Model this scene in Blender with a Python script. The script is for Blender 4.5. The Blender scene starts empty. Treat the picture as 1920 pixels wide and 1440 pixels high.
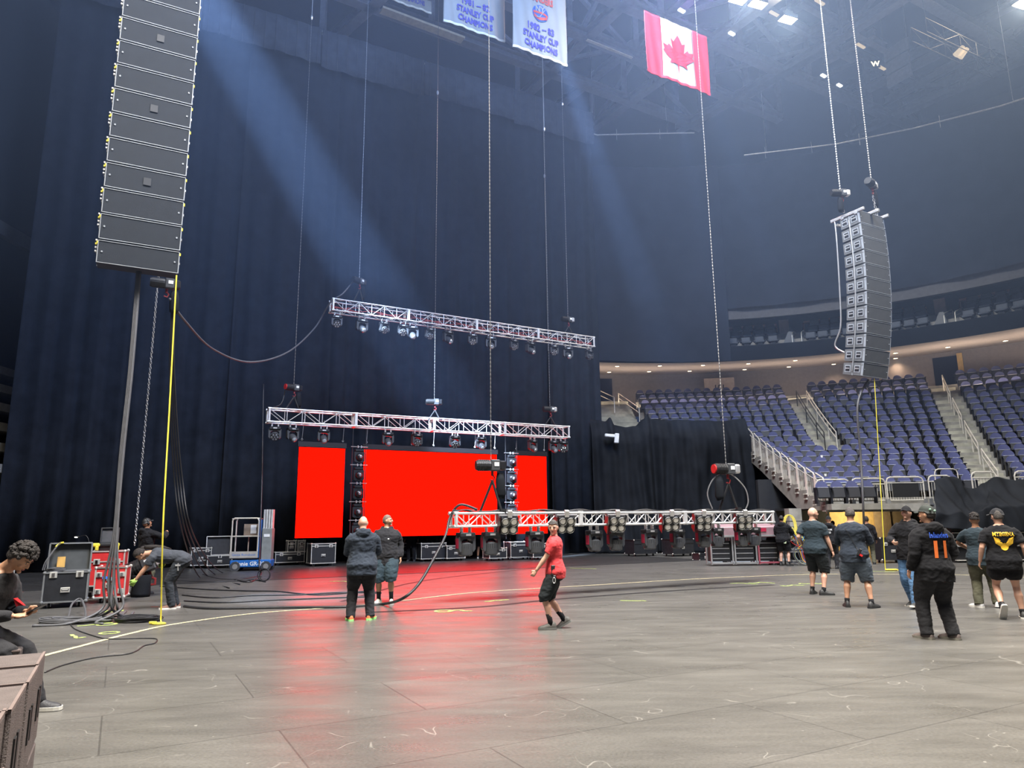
import bpy, math, random
from mathutils import Vector as V, Matrix as Mx, Euler, noise
random.seed(7)
SC = bpy.context.scene
COL = SC.collection
R = math.radians
# ---------------------------------------------------------------- camera
FPX = 1335.0
EYE = V((0, 0, 1.57))
PITCH, ROLL = R(10.98), R(0.6)
_f = V((0, math.cos(PITCH), math.sin(PITCH)))
_r0 = V((1, 0, 0)); _u0 = V((0, -math.sin(PITCH), math.cos(PITCH)))
_r = _r0*math.cos(ROLL) - _u0*math.sin(ROLL)
_u = _u0*math.cos(ROLL) + _r0*math.sin(ROLL)
cam = bpy.data.cameras.new('camera')
co = bpy.data.objects.new('camera', cam); COL.objects.link(co)
cam.sensor_width = 36; cam.sensor_fit = 'HORIZONTAL'
cam.lens = FPX/1920*36
cam.clip_end = 300
co.matrix_world = Mx(((_r.x, _u.x, -_f.x, EYE.x), (_r.y, _u.y, -_f.y, EYE.y), (_r.z, _u.z, -_f.z, EYE.z), (0, 0, 0, 1)))
SC.camera = co
SC.view_settings.view_transform = 'Standard'
SC.view_settings.look = 'None'
SC.view_settings.gamma = 1
SC.view_settings.exposure = 0.0
SC.cycles.volume_bounces = 0
SC.cycles.max_bounces = 6
SC.cycles.diffuse_bounces = 3
SC.cycles.glossy_bounces = 3
SC.cycles.transmission_bounces = 3
SC.cycles.caustics_reflective = False
SC.cycles.caustics_refractive = False
SC.cycles.use_denoising = True
SC.cycles.sample_clamp_indirect = 4.0
SC.cycles.volume_step_rate = 4.0

def ray(px, py):
    return _r*((px-960)/FPX) + _u*((720-py)/FPX) + _f
def atY(px, py, Y):
    d = ray(px, py); return EYE + d*(Y/d.y)
def atZ(px, py, Z=0.0):
    d = ray(px, py); return EYE + d*((Z-EYE.z)/d.z)
def seg(a, b, L):
    da, db = ray(*a), ray(*b); k = da.z/db.z
    t = L/(db*k - da).length
    return EYE+da*t, EYE+db*k*t
# the place: stage axis u runs along the back curtain, n points away through it
YAW = R(28.5)
U_ = V((math.cos(YAW), math.sin(YAW), 0)); N_ = V((-math.sin(YAW), math.cos(YAW), 0)); Z_ = V((0, 0, 1))

# ---------------------------------------------------------------- world and light
w = bpy.data.worlds.new('world'); SC.world = w; w.use_nodes = True
w.node_tree.nodes['Background'].inputs[0].default_value = (.28, .45, 1, 1)
w.node_tree.nodes['Background'].inputs[1].default_value = .075
def area(name, loc, target, size, power, col, sy=None, spread=None):
    l = bpy.data.lights.new(name, 'AREA'); l.size = size; l.energy = power; l.color = col
    l.shape = 'RECTANGLE'; l.size_y = sy or size
    if spread: l.spread = R(spread)
    o = bpy.data.objects.new(name, l); COL.objects.link(o); o.location = loc
    o.rotation_euler = (V(target)-V(loc)).to_track_quat('-Z', 'Y').to_euler()
    return o
def spot(name, loc, target, ang, power, col, rad=.1, blend=.3):
    l = bpy.data.lights.new(name, 'SPOT'); l.energy = power; l.color = col; l.spot_size = R(ang); l.spot_blend = blend
    l.shadow_soft_size = rad
    o = bpy.data.objects.new(name, l); COL.objects.link(o); o.location = loc
    o.rotation_euler = (V(target)-V(loc)).to_track_quat('-Z', 'Y').to_euler()
    return o
WARM = (1, .95, .86)
# banks of arena floodlights under the roof
area('flood_bank', (3, 5, 25), (2, 7, 0), 9, 7600, WARM, 9, 105)
area('flood_bank', (16, 14, 25.5), (11, 15, 0), 6, 3900, WARM, 6, 105)
area('flood_bank', (-9, 1, 25), (-6, 7, 0), 6, 2600, WARM, 6, 100)
area('flood_bank', (4, 19, 25), (15, 33, 2), 6, 2500, (.9, .94, 1), 6, 80)
area('haze_fill', (6, 8, 26.0), (-4, 24, 12), 7, 5200, (.32, .5, 1), 7, 120)  # added blue fill for the haze, not a floodlight bank
for a_ in range(-14, 75, 11):
    x_, y_ = 9+24.6*math.sin(R(a_)), 19.5+24.6*math.cos(R(a_))
    area('soffit_bounce_fill', (x_, y_, 8.7), (x_*1.0, y_+.3, 11), 4.5, 150, (1, .84, .7), 2.5)  # added upward fills in place of bounce light on the soffit
# ---------------------------------------------------------------- helpers
def mat(name, col, rough=.6, metal=0, bump=0, bs=60, var=0, vs=6, emit=None, es=0, spec=.5, sheen=0, coat=0):
    m = bpy.data.materials.new(name); m.use_nodes = True
    nt = m.node_tree; b = nt.nodes['Principled BSDF']
    b.inputs['Base Color'].default_value = (*col, 1)
    b.inputs['Roughness'].default_value = rough; b.inputs['Metallic'].default_value = metal
    b.inputs['Specular IOR Level'].default_value = spec
    if sheen: b.inputs['Sheen Weight'].default_value = sheen
    if coat: b.inputs['Coat Weight'].default_value = coat
    if emit:
        b.inputs['Emission Color'].default_value = (*emit, 1); b.inputs['Emission Strength'].default_value = es
    tc = nt.nodes.new('ShaderNodeTexCoord')
    if not var and not emit: var = .12
    if var:
        n = nt.nodes.new('ShaderNodeTexNoise'); n.inputs['Scale'].default_value = vs; n.inputs['Detail'].default_value = 4
        nt.links.new(tc.outputs['Object'], n.inputs['Vector'])
        mr = nt.nodes.new('ShaderNodeMapRange'); mr.inputs[1].default_value = .3; mr.inputs[2].default_value = .7
        mr.inputs[3].default_value = 1-var; mr.inputs[4].default_value = 1+var
        nt.links.new(n.outputs[0], mr.inputs[0])
        mx = nt.nodes.new('ShaderNodeVectorMath'); mx.operation = 'SCALE'; mx.inputs[0].default_value = col
        nt.links.new(mr.outputs[0], mx.inputs[3]); nt.links.new(mx.outputs[0], b.inputs['Base Color'])
    if bump:
        n2 = nt.nodes.new('ShaderNodeTexNoise'); n2.inputs['Scale'].default_value = bs; n2.inputs['Detail'].default_value = 3
        nt.links.new(tc.outputs['Object'], n2.inputs['Vector'])
        bp = nt.nodes.new('ShaderNodeBump'); bp.inputs['Strength'].default_value = bump; bp.inputs['Distance'].default_value = .02
        nt.links.new(n2.outputs[0], bp.inputs['Height']); nt.links.new(bp.outputs[0], b.inputs['Normal'])
    return m
def emis(name, col, s): return mat(name, (0, 0, 0), 1, emit=col, es=s)

class G:
    def __init__(s): s.v = []; s.f = []; s.m = []; s.M = Mx.Identity(4)
    def add(s, vs, fs, m=0, M=None):
        T = s.M @ M if M is not None else s.M
        o = len(s.v); s.v += [T @ V(p) for p in vs]
        s.f += [tuple(i+o for i in f) for f in fs]; s.m += [m]*len(fs); return s
    def box(s, c, z, m=0, rot=None, bev=0):
        a, b, d = z[0]/2, z[1]/2, z[2]/2
        M = Mx.Translation(V(c))
        if rot: M = M @ Euler(rot).to_matrix().to_4x4()
        if not bev:
            return s.add([(x*a, y*b, q*d) for x in (-1, 1) for y in (-1, 1) for q in (-1, 1)],
                [(0, 1, 3, 2), (4, 6, 7, 5), (0, 4, 5, 1), (2, 3, 7, 6), (0, 2, 6, 4), (1, 5, 7, 3)], m, M)
        e = min(bev, a*.9, b*.9, d*.9); vs = []; ix = {}
        for x in (-1, 1):
            for y in (-1, 1):
                for q in (-1, 1):
                    ix[(x, y, q)] = len(vs)
                    vs += [(x*a, y*(b-e), q*(d-e)), (x*(a-e), y*b, q*(d-e)), (x*(a-e), y*(b-e), q*d)]
        fs = []
        def I(x, y, q, k): return ix[(x, y, q)]+k
        for g in (-1, 1):
            f = [I(g, -1, -1, 0), I(g, 1, -1, 0), I(g, 1, 1, 0), I(g, -1, 1, 0)]; fs.append(f if g > 0 else f[::-1])
            f = [I(-1, g, -1, 1), I(-1, g, 1, 1), I(1, g, 1, 1), I(1, g, -1, 1)]; fs.append(f if g > 0 else f[::-1])
            f = [I(-1, -1, g, 2), I(1, -1, g, 2), I(1, 1, g, 2), I(-1, 1, g, 2)]; fs.append(f if g > 0 else f[::-1])
        for g in (-1, 1):
            for h in (-1, 1):
                f = [I(g, h, -1, 0), I(g, h, -1, 1), I(g, h, 1, 1), I(g, h, 1, 0)]; fs.append(f if g*h > 0 else f[::-1])
                f = [I(-1, g, h, 1), I(-1, g, h, 2), I(1, g, h, 2), I(1, g, h, 1)]; fs.append(f if g*h > 0 else f[::-1])
                f = [I(g, -1, h, 2), I(g, -1, h, 0), I(g, 1, h, 0), I(g, 1, h, 2)]; fs.append(f if g*h > 0 else f[::-1])
        for x in (-1, 1):
            for y in (-1, 1):
                for q in (-1, 1):
                    f = [I(x, y, q, 0), I(x, y, q, 1), I(x, y, q, 2)]; fs.append(f if x*y*q > 0 else f[::-1])
        return s.add(vs, fs, m, M)
    def beam(s, p0, p1, wd, ht, m=0):
        p0, p1 = V(p0), V(p1); d = (p1-p0); L = d.length; d.normalize()
        up = V((0, 0, 1)) if abs(d.z) < .95 else V((0, 1, 0))
        x = d.cross(up).normalized(); z = x.cross(d)
        M = Mx(((x.x, d.x, z.x, 0), (x.y, d.y, z.y, 0), (x.z, d.z, z.z, 0), (0, 0, 0, 1)))
        return s.add([((p0+p1)/2) + M.to_3x3() @ V((i*wd/2, j*L/2, k*ht/2)) for i in (-1, 1) for j in (-1, 1) for k in (-1, 1)],
                [(0, 1, 3, 2), (4, 6, 7, 5), (0, 4, 5, 1), (2, 3, 7, 6), (0, 2, 6, 4), (1, 5, 7, 3)], m)
    def cyl(s, p0, p1, r0, r1=None, n=10, m=0, cap=True):
        return s.tube([p0, p1], [r0, r0 if r1 is None else r1], n, m, cap)
    def tube(s, pts, rr, n=6, m=0, cap=True, flat=1.0, xdir=None, closed=False):
        pts = [V(p) for p in pts]
        if not isinstance(rr, (list, tuple)): rr = [rr]*len(pts)
        o = len(s.v); N = len(pts); px = None; vs = []
        for i, p in enumerate(pts):
            if closed: t = pts[(i+1) % N]-pts[i-1]
            else: t = (pts[min(i+1, N-1)]-pts[max(i-1, 0)])
            if t.length < 1e-9: t = V((0, 0, 1))
            t.normalize()
            if xdir is not None: px = V(xdir)
            if px is None: px = V((0, 0, 1)) if abs(t.z) < .9 else V((1, 0, 0))
            x = (px - t*px.dot(t))
            if x.length < 1e-6: x = t.orthogonal()
            x.normalize(); px = x
            y = t.cross(x)
            for k in range(n):
                a = 2*math.pi*k/n
                vs.append(p + x*(math.cos(a)*rr[i]) + y*(math.sin(a)*rr[i]*flat))
        fs = []
        for i in range(N if closed else N-1):
            j = (i+1) % N
            for k in range(n):
                fs.append((i*n+k, i*n+(k+1) % n, j*n+(k+1) % n, j*n+k))
        if cap and not closed:
            fs.append(tuple(range(n))[::-1]); fs.append(tuple((N-1)*n+k for k in range(n)))
        return s.add(vs, fs, m)
    def loft(s, rings, m=0, cap=True):
        n = len(rings[0]); vs = [p for r in rings for p in r]; fs = []
        for i in range(len(rings)-1):
            for k in range(n):
                fs.append((i*n+k, i*n+(k+1) % n, (i+1)*n+(k+1) % n, (i+1)*n+k))
        if cap: fs.append(tuple(range(n))[::-1]); fs.append(tuple((len(rings)-1)*n+k for k in range(n)))
        return s.add(vs, fs, m)
    def ell(s, c, r, m=0, nu=16, nv=10, rot=None, fn=None):
        M = Mx.Translation(V(c))
        if rot is not None: M = M @ (Euler(rot).to_matrix().to_4x4() if not isinstance(rot, Mx) else rot.to_4x4())
        vs = [(0, 0, -r[2])]
        for j in range(1, nv):
            b = -math.pi/2+math.pi*j/nv
            for i in range(nu):
                a = 2*math.pi*i/nu
                vs.append((r[0]*math.cos(b)*math.cos(a), r[1]*math.cos(b)*math.sin(a), r[2]*math.sin(b)))
        vs.append((0, 0, r[2]))
        if fn: vs = [fn(V(p)) for p in vs]
        fs = [(0, 1+(i+1) % nu, 1+i) for i in range(nu)]
        for j in range(nv-2):
            for i in range(nu):
                a = 1+j*nu+i; b = 1+j*nu+(i+1) % nu
                fs.append((a, b, b+nu, a+nu))
        t = len(vs)-1; q = 1+(nv-2)*nu
        fs += [(q+i, q+(i+1) % nu, t) for i in range(nu)]
        return s.add(vs, fs, m, M)
    def poly(s, pts, m=0): return s.add(pts, [tuple(range(len(pts)))], m)
    def prism(s, pts, d, m=0):
        pts = [V(p) for p in pts]; d = V(d); n = len(pts)
        fs = [tuple(range(n)), tuple(range(2*n-1, n-1, -1))] + [(i, i+n, (i+1) % n+n, (i+1) % n) for i in range(n)]
        return s.add(pts+[p+d for p in pts], fs, m)
    def grid(s, fn, nu, nv, m=0, th=0):
        vs = [fn(i/nu, j/nv) for j in range(nv+1) for i in range(nu+1)]
        fs = [(j*(nu+1)+i, j*(nu+1)+i+1, (j+1)*(nu+1)+i+1, (j+1)*(nu+1)+i) for j in range(nv) for i in range(nu)]
        return s.add(vs, fs, m)
    def out(s, name, mats, parent=None, smooth=False, loc=None, solid=0):
        me = bpy.data.meshes.new(name)
        vs = s.v
        if loc is not None: vs = [v-V(loc) for v in vs]
        me.from_pydata(vs, [], s.f)
        if not isinstance(mats, (list, tuple)): mats = [mats]
        for q in mats: me.materials.append(q)
        if len(mats) > 1: me.polygons.foreach_set('material_index', s.m)
        if smooth: me.polygons.foreach_set('use_smooth', [True]*len(me.polygons))
        me.update()
        if smooth == 2:
            try: me.set_sharp_from_angle(angle=R(40))
            except Exception: pass
        o = bpy.data.objects.new(name, me); COL.objects.link(o)
        if loc is not None: o.location = loc
        if parent: o.parent = parent
        if solid:
            md = o.modifiers.new('thickness', 'SOLIDIFY'); md.thickness = solid; md.offset = 0
        return o
def tag(o, label, cat, group=None, kind=None):
    o['label'] = label; o['category'] = cat
    if group: o['group'] = group
    if kind: o['kind'] = kind
    return o
def emp(name, loc=(0, 0, 0), rz=0, label=None, cat=None, group=None):
    o = bpy.data.objects.new(name, None); COL.objects.link(o); o.location = loc
    if isinstance(rz, (int, float)): o.rotation_euler = (0, 0, rz)
    else: o.rotation_euler = rz
    if label: tag(o, label, cat, group)
    return o
def struct(o): o['kind'] = 'structure'; return o
def kids(root):
    return [c for c in COL.objects if c.parent == root]
def dup(root, loc=None, rz=None, label=None, group=None, tree=None):
    tree = tree or (root, [(c, kids(c)) for c in kids(root)])
    r = root.copy(); COL.objects.link(r)
    if loc is not None: r.location = loc
    if rz is not None: r.rotation_euler = (0, 0, rz) if isinstance(rz, (int, float)) else rz
    if label: r['label'] = label
    if group: r['group'] = group
    for ch, gs in tree[1]:
        c = ch.copy(); COL.objects.link(c); c.parent = r
        for g in gs:
            d = g.copy(); COL.objects.link(d); d.parent = c
    return r
def catmull(P, k=8):
    P = [V(p) for p in P]; out = []
    for i in range(len(P)-1):
        a, b, c, d = P[max(i-1, 0)], P[i], P[i+1], P[min(i+2, len(P)-1)]
        for j in range(k):
            t = j/k
            out.append(.5*((2*b)+(c-a)*t+(2*a-5*b+4*c-d)*t*t+(3*b-a-3*c+d)*t**3))
    out.append(P[-1]); return out
def text(s, size, M, m, name='lettering', parent=None, depth=0, align='CENTER', fn=None, bold=0, xs=1.0):
    cu = bpy.data.curves.new(name, 'FONT'); cu.body = s; cu.size = size; cu.align_x = align; cu.resolution_u = 2
    cu.offset = bold; cu.extrude = depth
    t = bpy.data.objects.new(name, cu); COL.objects.link(t)
    dg = bpy.context.evaluated_depsgraph_get(); dg.update()
    me = bpy.data.meshes.new_from_object(t.evaluated_get(dg))
    bpy.data.objects.remove(t); me.name = name
    for v in me.vertices:
        p = V((v.co.x*xs, v.co.y, v.co.z)); v.co = fn(p) if fn else M @ p
    me.materials.clear(); me.materials.append(m)
    o = bpy.data.objects.new(name, me); COL.objects.link(o)
    if parent: o.parent = parent
    return o
# ---------------------------------------------------------------- shared materials
M_black = mat('matte black paint', (.012, .012, .013), .55)
M_blackgloss = mat('black plastic', (.015, .015, .017), .3)
M_dgrey = mat('dark grey plastic', (.05, .052, .055), .45)
M_alu = mat('brushed aluminium', (.72, .71, .69), .38, .75, .1, 200)
M_truss = mat('mill aluminium tube', (.8, .79, .77), .42, .55)
M_steel = mat('galvanised steel', (.55, .54, .52), .4, .8)
M_chain = mat('steel chain', (.35, .34, .33), .4, .7)
M_chrome = mat('chrome', (.8, .8, .8), .15, 1)
M_rub = mat('black rubber cable', (.018, .018, .02), .5)
M_rubg = mat('grey worn rubber cable', (.09, .09, .095), .55)
M_casetop = mat('black laminate case panel', (.012, .013, .016), .45, 0, .1, 150)
M_lens = mat('glass lens', (.5, .52, .55), .08, .6)
M_glass = mat('dark lens glass', (.02, .02, .03), .05, 0, coat=1)
M_red = mat('red plastic', (.55, .02, .02), .45)
M_white = mat('white plastic', (.75, .75, .73), .5)
M_yel = mat('yellow webbing', (.8, .68, .06), .6)
# ================================================================= FLOOR
def floor_mat(name, base, seams=True):
    m = bpy.data.materials.new(name); m.use_nodes = True; nt = m.node_tree; L = nt.links
    b = nt.nodes['Principled BSDF']
    tc = nt.nodes.new('ShaderNodeTexCoord')
    mp = nt.nodes.new('ShaderNodeMapping'); mp.inputs['Rotation'].default_value = (0, 0, -YAW)
    L.new(tc.outputs['Object'], mp.inputs['Vector'])
    def nz(scale, det=5, vec=None, rough=.6, dist=0):
        n = nt.nodes.new('ShaderNodeTexNoise'); n.inputs['Scale'].default_value = scale; n.inputs['Detail'].default_value = det
        n.inputs['Roughness'].default_value = rough; n.inputs['Distortion'].default_value = dist
        L.new((vec or mp).outputs[0], n.inputs['Vector']); return n
    def rng(src, a, b_, c, d):
        r = nt.nodes.new('ShaderNodeMapRange'); r.inputs[1].default_value = a; r.inputs[2].default_value = b_
        r.inputs[3].default_value = c; r.inputs[4].default_value = d; L.new(src, r.inputs[0]); return r.outputs[0]
    def mul(a, b_, op='MULTIPLY'):
        r = nt.nodes.new('ShaderNodeMath'); r.operation = op; L.new(a, r.inputs[0])
        if isinstance(b_, (int, float)): r.inputs[1].default_value = b_
        else: L.new(b_, r.inputs[1])
        return r.outputs[0]
    mp2 = nt.nodes.new('ShaderNodeMapping'); mp2.inputs['Rotation'].default_value = (0, 0, -YAW); mp2.inputs['Scale'].default_value = (.45, 2.0, 1)
    L.new(tc.outputs['Object'], mp2.inputs['Vector'])
    v = mul(rng(nz(.5, 5).outputs[0], .3, .7, .86, 1.15), rng(nz(1.3, 8, mp2, .7).outputs[0], .3, .7, .82, 1.2))
    v = mul(v, rng(nz(45, 4).outputs[0], .3, .7, .8, 1.2))
    # big sheets with slightly different greys
    br = nt.nodes.new('ShaderNodeTexBrick'); br.inputs['Scale'].default_value = 1
    br.inputs['Brick Width'].default_value = 2.44; br.inputs['Row Height'].default_value = 1.22
    br.inputs['Mortar Size'].default_value = .007; br.inputs['Color1'].default_value = (.93, .93, .93, 1)
    br.inputs['Color2'].default_value = (1.05, 1.05, 1.05, 1); br.inputs['Mortar'].default_value = (.62, .62, .62, 1)
    L.new(mp.outputs[0], br.inputs['Vector'])
    v = mul(v, br.outputs['Color'])
    # scuffs: thin bright scratches
    mw = nt.nodes.new('ShaderNodeTexVoronoi'); mw.feature = 'DISTANCE_TO_EDGE'; mw.inputs['Scale'].default_value = .8
    wv = nz(1.1, 2)
    ad = nt.nodes.new('ShaderNodeVectorMath'); ad.operation = 'MULTIPLY_ADD'; L.new(wv.outputs[1], ad.inputs[0]); ad.inputs[1].default_value = (2, 2, 0)
    L.new(mp.outputs[0], ad.inputs[2]); L.new(ad.outputs[0], mw.inputs['Vector'])
    sc = rng(mw.outputs['Distance'], .0, .006, 1, 0)
    sc = mul(sc, rng(nz(2.3, 2).outputs[0], .52, .6, 0, 1.3))
    sp = rng(nz(13, 1).outputs[0], .76, .79, 0, 1.2)
    v = mul(v, mul(sc, sp, 'ADD'), 'ADD')
    col = nt.nodes.new('ShaderNodeVectorMath'); col.operation = 'SCALE'; col.inputs[0].default_value = base
    L.new(v, col.inputs[3]); L.new(col.outputs[0], b.inputs['Base Color'])
    L.new(rng(nz(1.7, 4, mp2).outputs[0], .3, .7, .25, .42), b.inputs['Roughness'])
    bp = nt.nodes.new('ShaderNodeBump'); bp.inputs['Strength'].default_value = .25; bp.inputs['Distance'].default_value = .004
    L.new(nz(120, 3).outputs[0], bp.inputs['Height']); L.new(bp.outputs[0], b.inputs['Normal'])
    b.inputs['Specular IOR Level'].default_value = .85
    return m
M_floor = floor_mat('scuffed grey floor sheets', (.098, .093, .085))
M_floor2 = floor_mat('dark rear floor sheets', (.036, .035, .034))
g = G(); g.poly([(-40, -12, 0), (60, -12, 0), (60, 60, 0), (-40, 60, 0)]); struct(g.out('floor', M_floor))
# darker rear sheets in front of the curtain
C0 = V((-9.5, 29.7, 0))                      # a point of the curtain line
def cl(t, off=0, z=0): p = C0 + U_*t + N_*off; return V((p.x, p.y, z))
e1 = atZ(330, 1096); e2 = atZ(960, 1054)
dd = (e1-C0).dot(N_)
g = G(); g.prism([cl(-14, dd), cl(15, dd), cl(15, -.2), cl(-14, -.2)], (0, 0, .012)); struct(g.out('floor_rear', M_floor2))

# ================================================================= CURTAIN
M_curt = mat('black pleated drape', (.0145, .0175, .024), .9, 0, .3, 40, .25, 2, spec=.15)
def drape(name, p0, p1, z0, z1, mtl, fold=.16, wl=.75, seed=0, seg=None, parent=None, nv=6, top=0.3):
    p0, p1 = V(p0), V(p1); L = (p1-p0).length; u = (p1-p0).normalized(); n = V((-u.y, u.x, 0))
    nu = seg or int(L/.1); rnd = random.Random(seed)
    ph = [rnd.uniform(0, 6.28) for _ in range(8)]
    def fn(a, b):
        x = a*L
        k = top+(1-top)*(1-b)
        d = math.sin(x*6.283/wl+1.3*math.sin(x*.9+ph[0]))+.6*math.sin(x*6.283/(wl*2.3)+ph[1]+1.5*math.sin(x*.4+ph[2]))
        d += .35*math.sin(x*6.283/(wl*.45)+ph[3])*math.sin(x*.7+ph[4])
        d += .4*math.sin(x*2.1+ph[5]+b*2)
        return p0 + u*x + n*(fold*.5*d*k) + Z_*(z0+(z1-z0)*b)
    g = G(); g.grid(fn, nu, nv)
    return g.out(name, mtl, parent, smooth=True, solid=.006)
HC = 24.5
cur = emp('stage_curtain', cl(3), 0, 'tall black pleated curtain hanging behind the red screens', 'curtain')
tw = emp('x', (0, 0, 0)); 
def drapew(parent, name, *a, **k):
    o = drape(name, *a, **k)
    if parent:
        o.parent = parent; o.matrix_parent_inverse = Mx.Translation(-parent.location)
    return o
bpy.data.objects.remove(tw)
# separate drops, each its own panel
xs = [-9.6, -6.2, -2.4, 1.6, 5.6, 9.4, 12.9, 16.0]
for i in range(7):
    drapew(cur, 'curtain_panel', cl(xs[i], .04*(i % 2)), cl(xs[i+1]+.12, .04*(i % 2)), .02, HC-.1, M_curt, .27, .95+.1*(i % 3), i)
M_val = mat('dark grey valance cloth', (.05, .055, .068), .9, 0, .2, 60, .2, 3, spec=.15)
for i in range(5):
    a, b = -9.6+i*5.14, -9.6+(i+1)*5.14
    o = drapew(cur, 'valance', cl(a, -.32), cl(b-.03, -.32), HC-2.0+.15*(i % 2), HC, M_val, .09, 1.1, 40+i, nv=3, top=.5)
g = G()
for i in range(54):
    x = -9.4+i*.47; g.box(cl(x, -.42, HC-1.0), (.012, .012, 1.9), 0)
o = g.out('valance_seams', M_dgrey, cur); o.matrix_parent_inverse = Mx.Translation(-cur.location)
g = G(); g.cyl(cl(-9.8, -.1, HC), cl(16.2, -.1, HC), .05, n=8); o = g.out('curtain_pipe', M_steel, cur); o.matrix_parent_inverse = Mx.Translation(-cur.location)

# ================================================================= BOWL
M_conc = mat('grey cast concrete', (.24, .225, .195), .8, 0, .25, 25, .22, 3)
M_conc2 = mat('light stair concrete', (.36, .34, .27), .8, 0, .25, 25, .25, 4)
M_wallg = mat('taupe concourse wall', (.24, .215, .21), .8, 0, .1, 30, .08)
M_soff = mat('beige painted soffit', (.36, .30, .265), .8)
M_fasc = mat('black balcony front', (.008, .010, .015), .8, spec=.1)
M_strip = mat('grey concrete beam face', (.085, .082, .085), .8)
M_dark = mat('unlit black wall', (.012, .013, .016), .8)
FR = [V((6.5, 28.9, 0)), V((12, 28, 0)), V((14, 27.7, 0)), V((18.4, 27.0, 0)), V((23, 25.3, 0))]
TP = [V((8.0, 45.8, 0)), V((14.5, 45, 0)), V((17.6, 43.9, 0)), V((25, 40.9, 0)), V((32.5, 35.6, 0))]
NR = 20
H0 = 2.12
def rowz(i):
    return H0 + sum(.25+.0125*k for k in range(i))
def rowline(q): return [FR[i].lerp(TP[i], q) for i in range(5)]
def rowpt(line, s):
    i = min(int(s), 3); return line[i].lerp(line[i+1], s-i)
R0 = 11
def s_at_x(line, x):
    for i in range(4):
        a, b = line[i], line[i+1]
        if a.x <= x <= b.x: return i+(x-a.x)/(b.x-a.x)
    return 0
def xmin(i): return 12.15 if i < R0 else 7.4
g = G()
for i in range(NR):
    la, lb = rowline((i-.15)/NR), rowline((i+1-.15)/NR); z = rowz(i)
    zp = rowz(i-1) if i else z-.3
    sa, sb = s_at_x(la, xmin(i)), s_at_x(lb, xmin(i))
    ks = [0] + [k for k in (1, 2, 3, 4) if k > sa+.05 and k > sb+.05]
    A = [rowpt(la, sa)]+[la[k] for k in ks[1:]]; B = [rowpt(lb, sb)]+[lb[k] for k in ks[1:]]
    for k in range(len(A)-1):
        a0, a1, b0, b1 = A[k], A[k+1], B[k], B[k+1]
        g.poly([a0+Z_*z, a1+Z_*z, b1+Z_*z, b0+Z_*z], 0)
        g.poly([a0+Z_*zp, a1+Z_*zp, a1+Z_*z, a0+Z_*z], 1)
struct(g.out('floor_seating_steps', [M_conc, M_conc]))
# end wall of the block beside the stage, facing the camera's left
YE = 28.9+(45.5-28.9)*(R0/NR)
g = G(); top = []; ZT = {}
for i in range(R0+1):
    ya = 28+(45.2-28)*(i-.15)/NR; z = rowz(min(i, NR))
    top += [(12.05, ya, (rowz(i-1) if i else z-.3)+.12), (12.05, ya, z+.12)]
ylast = top[-1][1]
pts = top + [(12.05, ylast, 4.9), (12.05, 34.8, 3.9), (12.05, 30.6, 1.98), (12.05, 27.9, 1.98)]
g.prism(pts, (.22, 0, 0)); struct(g.out('wall_seating_end', M_conc))
# wall under the upper left rows (behind the black cloth) and wing under the platform
g = G(); zt = rowz(R0)
g.box((8.6, ylast+.1, zt/2), (7.0, .2, zt)); struct(g.out('wall_seating_front', M_conc))
g = G()
g.box((13.0, 33.6, 1.7), (3.2, .3, 3.4), 0); g.box((13.4, 37.2, 2.45), (3.6, .2, 4.9), 0); g.box((10.6, 31.6, .01), (.1, .1, .02))
struct(g.out('wall_under_seats', M_dark))
# platform slab edge over the tunnel mouth
g = G()
for a, b in ((FR[1], FR[2]), (FR[2], FR[3]), (FR[3], FR[4])):
    g.prism([a+Z_*1.9, b+Z_*1.9, b+Z_*2.12, a+Z_*2.12], (0, .9, 0))
g.box((13.35, 27.62, 2.01), (2.7, .75, .22))
struct(g.out('trim_platform_edge', M_conc))
# tunnel mouth: pale lit wall, tan curtain wall, pillars, ceiling
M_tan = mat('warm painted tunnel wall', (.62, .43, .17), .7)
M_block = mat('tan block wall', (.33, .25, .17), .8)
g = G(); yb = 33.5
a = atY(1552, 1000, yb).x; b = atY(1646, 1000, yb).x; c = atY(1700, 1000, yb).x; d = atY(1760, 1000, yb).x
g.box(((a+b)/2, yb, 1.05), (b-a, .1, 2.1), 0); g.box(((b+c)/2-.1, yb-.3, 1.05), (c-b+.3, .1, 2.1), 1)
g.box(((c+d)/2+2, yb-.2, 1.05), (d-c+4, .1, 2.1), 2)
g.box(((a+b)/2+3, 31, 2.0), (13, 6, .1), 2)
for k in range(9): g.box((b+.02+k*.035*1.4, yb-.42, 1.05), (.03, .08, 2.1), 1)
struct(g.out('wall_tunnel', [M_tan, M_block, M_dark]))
g = G(); p = atY(1490, 1000, 29.5); g.box((p.x, 29.5, 1.0), (.5, .5, 2.0)); struct(g.out('trim_pillar', M_conc))
area('tunnel_lamp', (a+1.0, yb-1.6, 1.85), (a+.9, yb, .9), 1.0, 75, (1, .8, .45), .3)
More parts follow.
